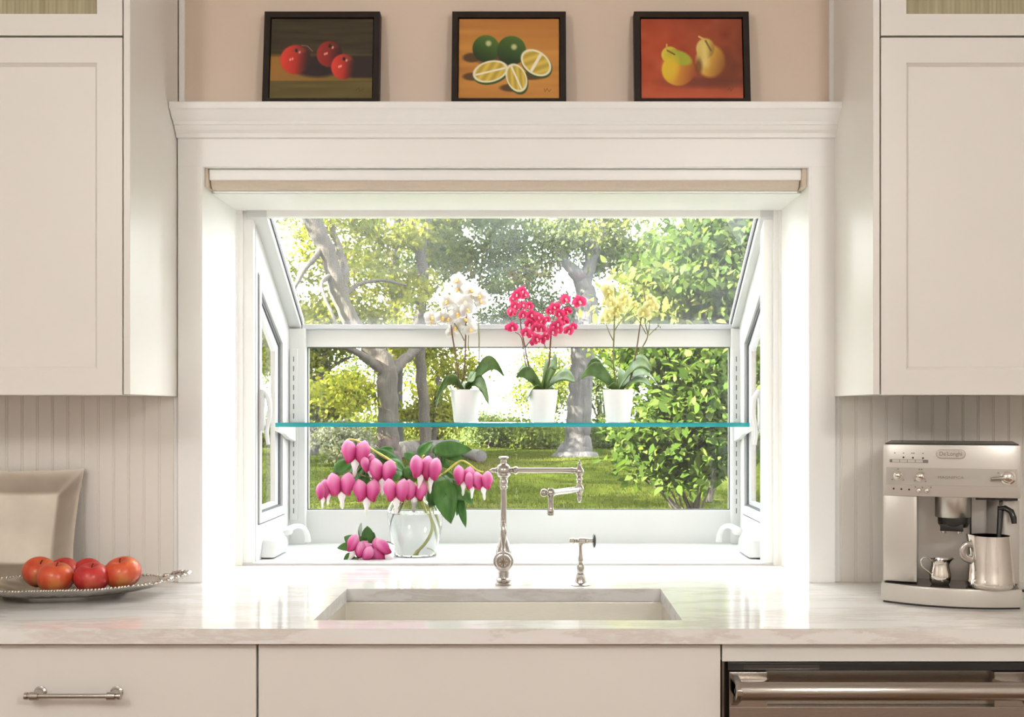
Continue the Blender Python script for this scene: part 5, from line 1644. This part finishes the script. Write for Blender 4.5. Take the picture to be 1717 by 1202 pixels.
# ================================================================== GARDEN
RNG = np.random.default_rng(21)
def zg(Y, x=0.0):
    d = Y - EYE.y
    base = 0.30 + 0.44 * np.clip((d - 4.0) / 12.0, 0, 1)
    return base + 0.05 * np.sin(0.5 * x + 0.35 * Y) * np.clip((d - 5) / 6, 0, 1) + 0.06 * np.clip((d - 18) / 10, 0, 1)

def lawn_mesh():
    xs_ = np.linspace(-16, 16, 90)
    ys_ = np.concatenate([np.linspace(0.95, 14, 70), np.linspace(14.5, 40, 30)])
    X, Y = np.meshgrid(xs_, ys_)
    Z = zg(Y, X) + RNG.normal(0, 0.006, X.shape)
    nx = len(xs_)
    v = np.stack([X, Y, Z], -1).reshape(-1, 3)
    f = [(j * nx + i, j * nx + i + 1, (j + 1) * nx + i + 1, (j + 1) * nx + i) for j in range(len(ys_) - 1) for i in range(nx - 1)]
    me = bpy.data.meshes.new('lawn')
    me.from_pydata(v.tolist(), [], f)
    me.polygons.foreach_set('use_smooth', [True] * len(f))
    return me
lw = link_mesh('lawn', lawn_mesh(), M['lawn'])
lw['kind'] = 'structure'

def tri_mesh(name, V, ncorner, cols):
    """V: (N, ncorner, 3) separate polygons with one colour each"""
    N = V.shape[0]
    me = bpy.data.meshes.new(name)
    me.vertices.add(N * ncorner)
    me.vertices.foreach_set('co', V.reshape(-1).astype(np.float32))
    me.loops.add(N * ncorner)
    me.loops.foreach_set('vertex_index', np.arange(N * ncorner, dtype=np.int32))
    me.polygons.add(N)
    me.polygons.foreach_set('loop_start', np.arange(0, N * ncorner, ncorner, dtype=np.int32))
    me.update(calc_edges=True)
    at = me.color_attributes.new('col', 'FLOAT_COLOR', 'POINT')
    c = np.concatenate([np.repeat(cols, ncorner, 0), np.ones((N * ncorner, 1))], 1)
    at.data.foreach_set('color', c.astype(np.float32).ravel())
    return me

def unit(a):
    return a / np.maximum(np.linalg.norm(a, axis=-1, keepdims=True), 1e-9)

def pal(n, palette, rng, jit=0.12):
    p = np.array(palette)
    i = rng.integers(0, len(p), n)
    j = rng.integers(0, len(p), n)
    t = rng.random((n, 1)) * 0.5
    c = p[i] * (1 - t) + p[j] * t
    return np.clip(0.36 * c * (1 + rng.normal(0, jit, (n, 1))), 0.01, 0.95)

def leaves_at(pts, size, rng, palette, up=0.5, aspect=0.55, hexa=False):
    n = len(pts)
    nm = unit(rng.normal(size=(n, 3)) + np.array([0, 0, up]))
    tg = unit(np.cross(nm, rng.normal(size=(n, 3))))
    tg = unit(tg + np.array([0, 0, -0.35]))
    sd = unit(np.cross(nm, tg))
    ln = size * rng.uniform(0.6, 1.35, (n, 1))
    w = ln * aspect * 0.5
    cols = pal(n, palette, rng)
    if hexa:
        nn = np.cross(tg, sd)
        V = np.stack([pts, pts + tg * ln * 0.30 + sd * w * 0.95 + nn * w * 0.25, pts + tg * ln * 0.65 + sd * w * 0.8 + nn * w * 0.2,
                      pts + tg * ln - nn * ln * 0.12, pts + tg * ln * 0.65 - sd * w * 0.8 + nn * w * 0.2, pts + tg * ln * 0.30 - sd * w * 0.95 + nn * w * 0.25], 1)
        return V, cols
    V = np.stack([pts, pts + tg * ln * 0.45 + sd * w, pts + tg * ln, pts + tg * ln * 0.45 - sd * w], 1)
    return V, cols

def clumps(centre, radii, nclump, perclump, crad, rng, shell=0.35, flat=0.6):
    """leaf points gathered in clumps through an ellipsoid"""
    c = unit(rng.normal(size=(nclump, 3))) * (rng.random((nclump, 1)) ** shell)
    c = c * np.array(radii) + np.array(centre)
    p = rng.normal(size=(nclump, perclump, 3)) * crad * rng.uniform(0.6, 1.3, (nclump, 1, 1))
    p[..., 2] *= flat
    return (c[:, None, :] + p).reshape(-1, 3)

YEL = [(0.50, 0.52, 0.07), (0.38, 0.43, 0.06), (0.62, 0.60, 0.10), (0.28, 0.35, 0.06)]  # yellow-green leaves, saturated further to imitate the backlit glow
MID = [(0.24, 0.31, 0.08), (0.19, 0.25, 0.08), (0.32, 0.38, 0.10), (0.40, 0.43, 0.10)]
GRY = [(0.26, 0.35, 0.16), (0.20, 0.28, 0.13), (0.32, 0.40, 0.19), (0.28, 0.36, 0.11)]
DRK = [(0.10, 0.16, 0.06), (0.13, 0.20, 0.07), (0.17, 0.24, 0.09)]
FRE = [(0.10, 0.18, 0.035), (0.15, 0.24, 0.05), (0.07, 0.13, 0.025), (0.27, 0.36, 0.10), (0.09, 0.16, 0.035)]  # dark greens with few bright ones imitate shaded depth and highlights

def limb(path, Y, n=9, wob=0.012, seed=0):
    """tree limb from pixel path (px, py, radius px, depth offset)"""
    r = random.Random(seed)
    pts = spline([tuple(P(a, b_, Y + dy)) + (rp * S(Y + dy),) for a, b_, rp, dy in path], 5)
    return [Vector(p[:3]) + Vector((r.uniform(-wob, wob), r.uniform(-wob, wob), 0)) for p in pts], [max(0.006, p[3]) * r.uniform(0.93, 1.08) for p in pts]

def tree(name, label, base_px, Y, limbs, crowns, mat, seed, group=None, leaf=0.074, cat='tree', hexa=False, up=0.4, flat=0.6):
    """trunk with limbs traced as paths in depth, crown of leaf clumps"""
    rng = np.random.default_rng(seed)
    x = xpx(base_px, Y)
    zb = float(zg(Y, x))
    t = thing(name, (x, Y, zb), label, cat, group)
    mb = MB()
    for k, path in enumerate(limbs):
        pts, rad = limb(path, Y, seed=seed * 10 + k)
        if k == 0:
            pts = [Vector((pts[0].x, pts[0].y, zb - 0.08))] + pts
            rad = [rad[0] * 1.25] + rad
        mb.tube(pts, rad, 12)
    mb.build('trunk', mat, t, smooth=60)
    Vs, Cs = [], []
    for (cpx, cpy, rpx, rpy, dY, ry, ncl, per, crad, palette) in crowns:
        c = P(cpx, cpy, Y + dY)
        pts = clumps(c, (rpx * S(Y + dY), ry, rpy * S(Y + dY)), ncl, per, crad, rng, 0.35, flat)
        pts = pts[pts[:, 2] > zg(pts[:, 1], pts[:, 0]) + 0.02]
        V, C = leaves_at(pts, leaf, rng, palette, up, 0.55, hexa)
        Vs.append(V); Cs.append(C)
    if Vs:
        V, C = np.concatenate(Vs), np.concatenate(Cs)
        me = tri_mesh('foliage', V, V.shape[1], C)
        o = link_mesh('foliage', me, M['leaf'], t)
        o['kind'] = 'stuff'
    return t

# big leaning tree on the left
tree('tree', 'large leaning brown tree dividing into two limbs, left half of the window', 648, 11.5,
     [[(648, 762, 24, 0), (651, 735, 19, 0), (650, 690, 17, 0), (650, 640, 18, 0), (645, 610, 17, 0), (625, 585, 15, 0), (598, 553, 14, 0), (572, 505, 14, 0), (560, 460, 14, 0), (548, 420, 14, 0), (530, 382, 15, 0), (512, 345, 14, 0), (490, 290, 12, 0.2)],
      [(645, 625, 11, 0), (610, 598, 7, -0.2), (575, 580, 5, -0.4), (548, 572, 3.5, -0.6)],
      [(652, 628, 12, 0), (675, 605, 9, 0.2), (700, 585, 7, 0.5), (735, 560, 4, 0.8)],
      [(575, 500, 9, 0), (578, 450, 7, 0.2), (570, 420, 6, 0.4), (556, 380, 5, 0.6)],
      [(572, 500, 6, 0), (600, 478, 4, 0.2), (640, 470, 3, 0.4), (680, 478, 2, 0.5)],
      [(560, 460, 5, 0), (540, 480, 3.5, -0.3), (565, 545, 2.5, -0.5)], [(545, 410, 6, 0), (500, 470, 4, -0.3), (470, 540, 3, -0.5)]],
     [(520, 560, 90, 60, 1.1, 0.8, 25, 209, 0.153, YEL), (620, 500, 110, 90, 1.3, 0.9, 31, 209, 0.153, YEL), (590, 400, 110, 60, 1.3, 0.9, 21, 209, 0.153, YEL),
      (500, 300, 140, 60, 1.2, 0.9, 25, 190, 0.180, MID), (560, 650, 70, 40, -0.3, 0.6, 10, 171, 0.135, YEL), (640, 270, 140, 50, 1.3, 0.9, 25, 190, 0.180, MID)], M['bark'], 31)
tree('tree', 'slender straight tree trunk behind the leaning tree', 660, 15.0,
     [[(662, 752, 17, 0), (661, 700, 15, 0), (659, 560, 14, 0), (657, 450, 13, 0), (661, 380, 12, 0), (662, 280, 9, 0)], [(660, 410, 6, 0), (690, 380, 4, 0.3), (720, 340, 3, 0.5)]],
     [(690, 400, 100, 60, 1.6, 1.1, 25, 209, 0.180, MID), (650, 330, 140, 60, 1.6, 1.1, 25, 190, 0.198, MID), (740, 620, 60, 50, 0.5, 0.8, 14, 209, 0.162, YEL)], M['bark_grey'], 32)
tree('tree', 'thin curved tree with forked top in the middle of the roof pane', 712, 13.0,
     [[(716, 758, 11, 0), (712, 700, 9, 0), (706, 620, 9, 0), (702, 545, 9, 0), (710, 480, 9, 0), (704, 420, 9, 0), (692, 385, 8, 0), (690, 320, 6, 0)],
      [(704, 430, 7, 0), (716, 380, 5, 0.1), (722, 330, 4, 0.1)], [(708, 505, 4, 0), (735, 480, 2.5, 0.1)], [(704, 430, 5, 0), (680, 395, 4, 0.1), (668, 350, 3, 0.2)]],
     [(730, 420, 70, 60, 1.3, 0.8, 19, 209, 0.153, MID), (790, 400, 90, 70, 1.4, 0.9, 27, 209, 0.162, GRY), (760, 300, 120, 60, 1.4, 0.9, 22, 190, 0.180, MID), (690, 560, 80, 50, 1.2, 0.7, 16, 209, 0.144, YEL)], M['bark'], 33)
tree('tree', 'tall grey-barked tree with a flared foot and forked crown, right of the orchids', 968, 13.6,
     [[(966, 762, 36, 0), (968, 748, 25, 0), (970, 715, 20, 0), (973, 660, 20, 0), (977, 600, 20, 0), (982, 545, 19, 0), (982, 500, 17, 0), (975, 470, 14, 0), (958, 450, 10, 0), (942, 432, 9, 0), (940, 400, 9, 0), (943, 360, 8, 0), (935, 300, 6, 0)],
      [(978, 490, 13, 0), (986, 455, 11, 0.05), (996, 415, 11, 0.1), (1006, 380, 10, 0.1), (1022, 345, 8, 0.1), (1040, 300, 6, 0.2)],
      [(990, 560, 10, 0.1), (994, 520, 9, 0.1), (993, 495, 8, 0.1), (992, 488, 3, 0.1)], [(997, 415, 5, 0.1), (975, 385, 4, 0), (960, 372, 3, 0)], [(943, 440, 4, 0), (952, 425, 3, 0), (955, 400, 2, 0)]],
     [(900, 420, 90, 60, 0.6, 1.1, 27, 209, 0.180, GRY), (990, 380, 90, 40, 0.4, 1.0, 19, 190, 0.162, MID), (860, 500, 60, 60, 0.8, 1.0, 19, 209, 0.162, GRY), (1040, 430, 50, 60, 0.6, 0.8, 16, 209, 0.144, GRY), (930, 540, 60, 40, 0.7, 0.8, 11, 209, 0.144, GRY), (960, 290, 160, 50, 0.4, 1.2, 29, 190, 0.198, GRY)], M['bark_grey'], 34, leaf=0.070)
tree('tree', 'thin pale tree at the far left of the lower pane', 527, 13.0,
     [[(524, 752, 9, 0), (526, 700, 8, 0), (534, 650, 8, 0), (541, 620, 7, 0), (547, 575, 5, 0), (552, 520, 4, 0)], [(536, 640, 4, 0), (560, 612, 3, 0.1), (590, 598, 2, 0.2)], [(534, 650, 4, 0), (520, 620, 3, 0.1), (512, 590, 2, 0.1)]],
     [(520, 600, 40, 30, 0.3, 0.6, 9, 190, 0.135, GRY), (560, 668, 60, 26, 0.5, 0.6, 12, 209, 0.135, YEL), (515, 690, 30, 22, 0.3, 0.6, 7, 209, 0.126, YEL), (430, 520, 80, 120, 0.5, 0.9, 31, 209, 0.180, MID)], M['bark_grey'], 35)
tree('sapling', 'thin sapling with bright leaves just left of the white orchid pot', 729, 14.0,
     [[(727, 745, 5, 0), (729, 710, 4.5, 0), (732, 670, 4, 0), (735, 630, 3, 0)]],
     [(745, 680, 36, 30, 0.2, 0.5, 9, 209, 0.117, YEL), (700, 700, 24, 20, 0.2, 0.4, 5, 190, 0.117, YEL)], M['bark'], 36, cat='tree')

# shrubs: own crowns down to the ground
def shrub(label, px, Y, crowns, seed, leaf=0.07, hexa=False, group=None, up=0.4, nst=6, name='shrub', flat=0.6):
    rng = random.Random(seed)
    x = xpx(px, Y)
    st = []
    gy = VPY + (EYE.z - float(zg(Y, x))) / S(Y)
    for k in range(nst):
        c = crowns[k % len(crowns)]
        ex, ey = c[0] + rng.uniform(-0.6, 0.6) * c[2], c[1] + rng.uniform(-0.5, 0.5) * c[3]
        st.append([(px + rng.uniform(-6, 6), gy, 2.2, rng.uniform(-0.1, 0.1)), ((px + ex) / 2 + rng.uniform(-8, 8), (gy + ey) / 2 - 6, 1.8, rng.uniform(-0.1, 0.1)), (ex, ey, 1.2, c[4])])
    return tree(name, label, px, Y, st, crowns, M['bark'], seed, group, leaf, 'shrub', hexa, up, flat)
shrub('tall broad-leaved green shrub filling the right side of the lower pane', 1165, 5.2,
      [(1165, 640, 85, 75, 0.0, 0.6, 70, 34, 0.15, FRE), (1125, 720, 70, 60, -0.1, 0.5, 36, 32, 0.14, FRE), (1190, 750, 55, 50, 0.1, 0.5, 32, 32, 0.14, FRE), (1105, 795, 55, 32, -0.2, 0.5, 13, 30, 0.11, FRE), (1150, 590, 100, 30, 0.1, 0.5, 30, 34, 0.14, FRE), (1075, 740, 40, 50, 0, 0.4, 9, 26, 0.10, FRE)], 41, 0.075, True, nst=14, up=1.3, flat=0.28)
shrub('dark green layered tree-like shrub behind the right end of the roof pane', 1190, 7.5,
      [(1190, 450, 80, 90, 0.0, 0.8, 60, 60, 0.20, DRK + FRE), (1130, 500, 70, 60, 0.2, 0.7, 40, 60, 0.18, MID), (1240, 380, 60, 80, 0.0, 0.8, 46, 60, 0.20, DRK + FRE), (1080, 560, 50, 50, 0.4, 0.7, 20, 60, 0.16, MID), (1210, 600, 60, 80, 0.2, 0.8, 36, 60, 0.2, DRK + MID), (1300, 520, 70, 150, 0.2, 0.9, 50, 60, 0.2, DRK + MID)], 42, 0.088, True, nst=9, up=1.0, flat=0.35)
shrub('pale silvery bush on the lawn at the left, behind the bleeding hearts', 580, 11.0, [(578, 738, 42, 26, 0, 0.45, 34, 90, 0.10, [(0.40, 0.43, 0.33), (0.32, 0.36, 0.26), (0.46, 0.48, 0.40)])], 43, 0.055)
hl = ['dark hedge bush at the left end of the lawn, near the thin pale tree', 'mid-green hedge bush behind the leaning tree', 'olive hedge bush behind the fallen log',
      'grey-green hedge bush right of the fallen log', 'dense hedge bush left of the grey trunk', 'leafy hedge bush right of the grey trunk', 'tall hedge bush behind the broad-leaved shrub',
      'hedge bush seen through the left casement, next to the dark hedge bush', 'hedge bush at the far left end of the row', 'hedge bush past the broad-leaved shrub on the right', 'hedge bush at the far right end of the row']
for k, (px, py, rx, ry, Y, pl_) in enumerate([(530, 728, 44, 20, 16.5, DRK), (620, 722, 50, 24, 17.5, MID), (725, 712, 50, 22, 18.5, MID + YEL), (820, 722, 50, 24, 17.0, GRY), (905, 728, 52, 22, 16.5, DRK + MID), (1020, 728, 48, 24, 16.5, DRK + GRY), (1110, 715, 55, 34, 16.5, DRK), (430, 724, 50, 24, 16.8, MID), (320, 722, 55, 26, 17.0, DRK + MID), (1225, 720, 55, 28, 16.5, MID), (1340, 720, 55, 28, 16.8, DRK + GRY)]):
    shrub(hl[k], px, Y, [(px, py, rx, ry, 0, 0.8, 44, 120, 0.15, pl_)], 50 + k, 0.06, group='hedge bushes at the edge of the lawn', name='hedge_bush')
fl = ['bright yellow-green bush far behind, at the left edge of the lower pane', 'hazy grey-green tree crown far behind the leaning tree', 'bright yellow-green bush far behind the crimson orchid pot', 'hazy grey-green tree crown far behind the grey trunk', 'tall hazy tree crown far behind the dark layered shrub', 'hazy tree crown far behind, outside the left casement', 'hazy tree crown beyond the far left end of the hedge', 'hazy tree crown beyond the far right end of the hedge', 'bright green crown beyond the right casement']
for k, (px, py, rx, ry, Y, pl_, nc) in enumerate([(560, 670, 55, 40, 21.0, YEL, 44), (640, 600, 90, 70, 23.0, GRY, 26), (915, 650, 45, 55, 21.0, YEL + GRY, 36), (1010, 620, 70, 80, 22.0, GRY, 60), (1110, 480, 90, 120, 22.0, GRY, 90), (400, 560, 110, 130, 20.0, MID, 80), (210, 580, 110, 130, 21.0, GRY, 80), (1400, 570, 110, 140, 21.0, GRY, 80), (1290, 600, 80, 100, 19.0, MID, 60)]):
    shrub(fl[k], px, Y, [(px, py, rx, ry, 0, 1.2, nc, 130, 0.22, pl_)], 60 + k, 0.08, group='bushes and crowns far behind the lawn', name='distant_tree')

# unseen trees outside the frame; left ones added to dapple the lawn with shade
for k, (x, Y, h, lab) in enumerate([(-6.4, 4.2, 3.2, 'unseen leafy tree added left of the garden to shade the lawn, nearest to the house'), (-6.8, 7.0, 3.4, 'unseen leafy tree added left of the garden to shade the lawn, second from the house'),
                                    (-6.6, 10.2, 3.3, 'unseen leafy tree added left of the garden to shade the lawn, farthest from the house'), (7.0, 9.5, 3.4, 'leafy tree at the right end of the garden, outside the right casement')]):
    zb = float(zg(Y, x))
    t = thing('tree', (x, Y, zb), lab, 'tree')
    MB().tube([(x, Y, zb - 0.05), (x + 0.1, Y, zb + 1.2), (x - 0.1, Y, zb + 2.6), (x, Y, zb + h)], [0.20, 0.15, 0.12, 0.06], 12).build('trunk', M['bark'], t, smooth=60)
    rng = np.random.default_rng(70 + k)
    pts = clumps((x, Y, zb + h), (2.1, 2.1, 2.1), 34, 330, 0.27, rng, 0.5)
    V, C = leaves_at(pts, 0.10, rng, MID + YEL)
    o = link_mesh('foliage', tri_mesh('foliage', V, 4, C), M['leaf'], t)
    o['kind'] = 'stuff'

# grass blades on the part of the lawn the window shows
def grass():
    n = 70000
    Y = 6.0 + 12.0 * RNG.random(n) ** 1.2
    x = 0.077 + (RNG.random(n) - 0.5) * 0.62 * (Y + 2.85) * 1.15 - 0.0
    p = np.stack([x, Y, zg(Y, x) - 0.004], -1)
    h = RNG.uniform(0.018, 0.042, (n, 1))
    d = unit(np.concatenate([RNG.normal(0, 0.5, (n, 2)), np.ones((n, 1))], 1))
    s = unit(np.concatenate([RNG.normal(size=(n, 2)), np.zeros((n, 1))], 1)) * 0.006
    V = np.stack([p - s, p + s, p + d * h], 1)
    C = pal(n, [(0.105, 0.145, 0.020), (0.14, 0.17, 0.030), (0.18, 0.19, 0.042), (0.08, 0.118, 0.015)], RNG)
    return tri_mesh('grass', V, 3, C)
gr = link_mesh('grass', grass(), M['leaf'])
props(gr, 'short green grass blades of the lawn beyond the window', 'grass', kind='stuff')

# fallen logs and a rock
def log_(label, px0, px1, py, Y0, Y1, rpx, seed):
    a, c = P(px0, py, Y0), P(px1, py, Y1)
    r = rpx * S(Y0)
    for q in (a, c):
        q.z = float(zg(q.y, q.x)) + r * 0.92
    t = thing('fallen_log', ((a.x + c.x) / 2, (a.y + c.y) / 2, float(zg((a.y + c.y) / 2, (a.x + c.x) / 2))), label, 'log')
    rr = random.Random(seed)
    k = 7
    pts = [a.lerp(c, i / (k - 1)) for i in range(k)]
    rad = [r * rr.uniform(0.93, 1.06) for _ in pts]
    MB().tube(pts, rad, 16).build('bark', M['log'], t, smooth=50)
    d = (a - c).normalized()
    MB().lathe([(0.001, 0.012), (rad[0] * 0.55, 0.010), (rad[0] * 0.9, 0.002), (rad[0] * 0.9, -0.03)], 18, axis_matrix(a, d), cap=False).build('cut_end', M['log_end'], t, smooth=50)
log_('thick fallen log with a dark sawn end lying behind the bleeding hearts', 668, 762, 745, 12.6, 14.2, 15, 1)
log_('short pale log lying to the right of the thick fallen log', 806, 770, 752, 12.3, 13.6, 10, 2)
rk = MB().ball((0, 0, 0), 1, 12)
c = P(622, 752, 12.4)
rr = random.Random(5)
rk.v = [(c.x + x * 0.26 * rr.uniform(0.88, 1.1), 12.4 + y * 0.2 * rr.uniform(0.9, 1.1), float(zg(12.4, c.x)) + 0.07 + z * 0.13) for x, y, z in rk.v]
o = rk.build('garden_rock', M['rock'], origin=(c.x, 12.4, float(zg(12.4, c.x))), smooth=60)
props(o, 'low grey rock on the lawn left of the fallen log', 'rock')
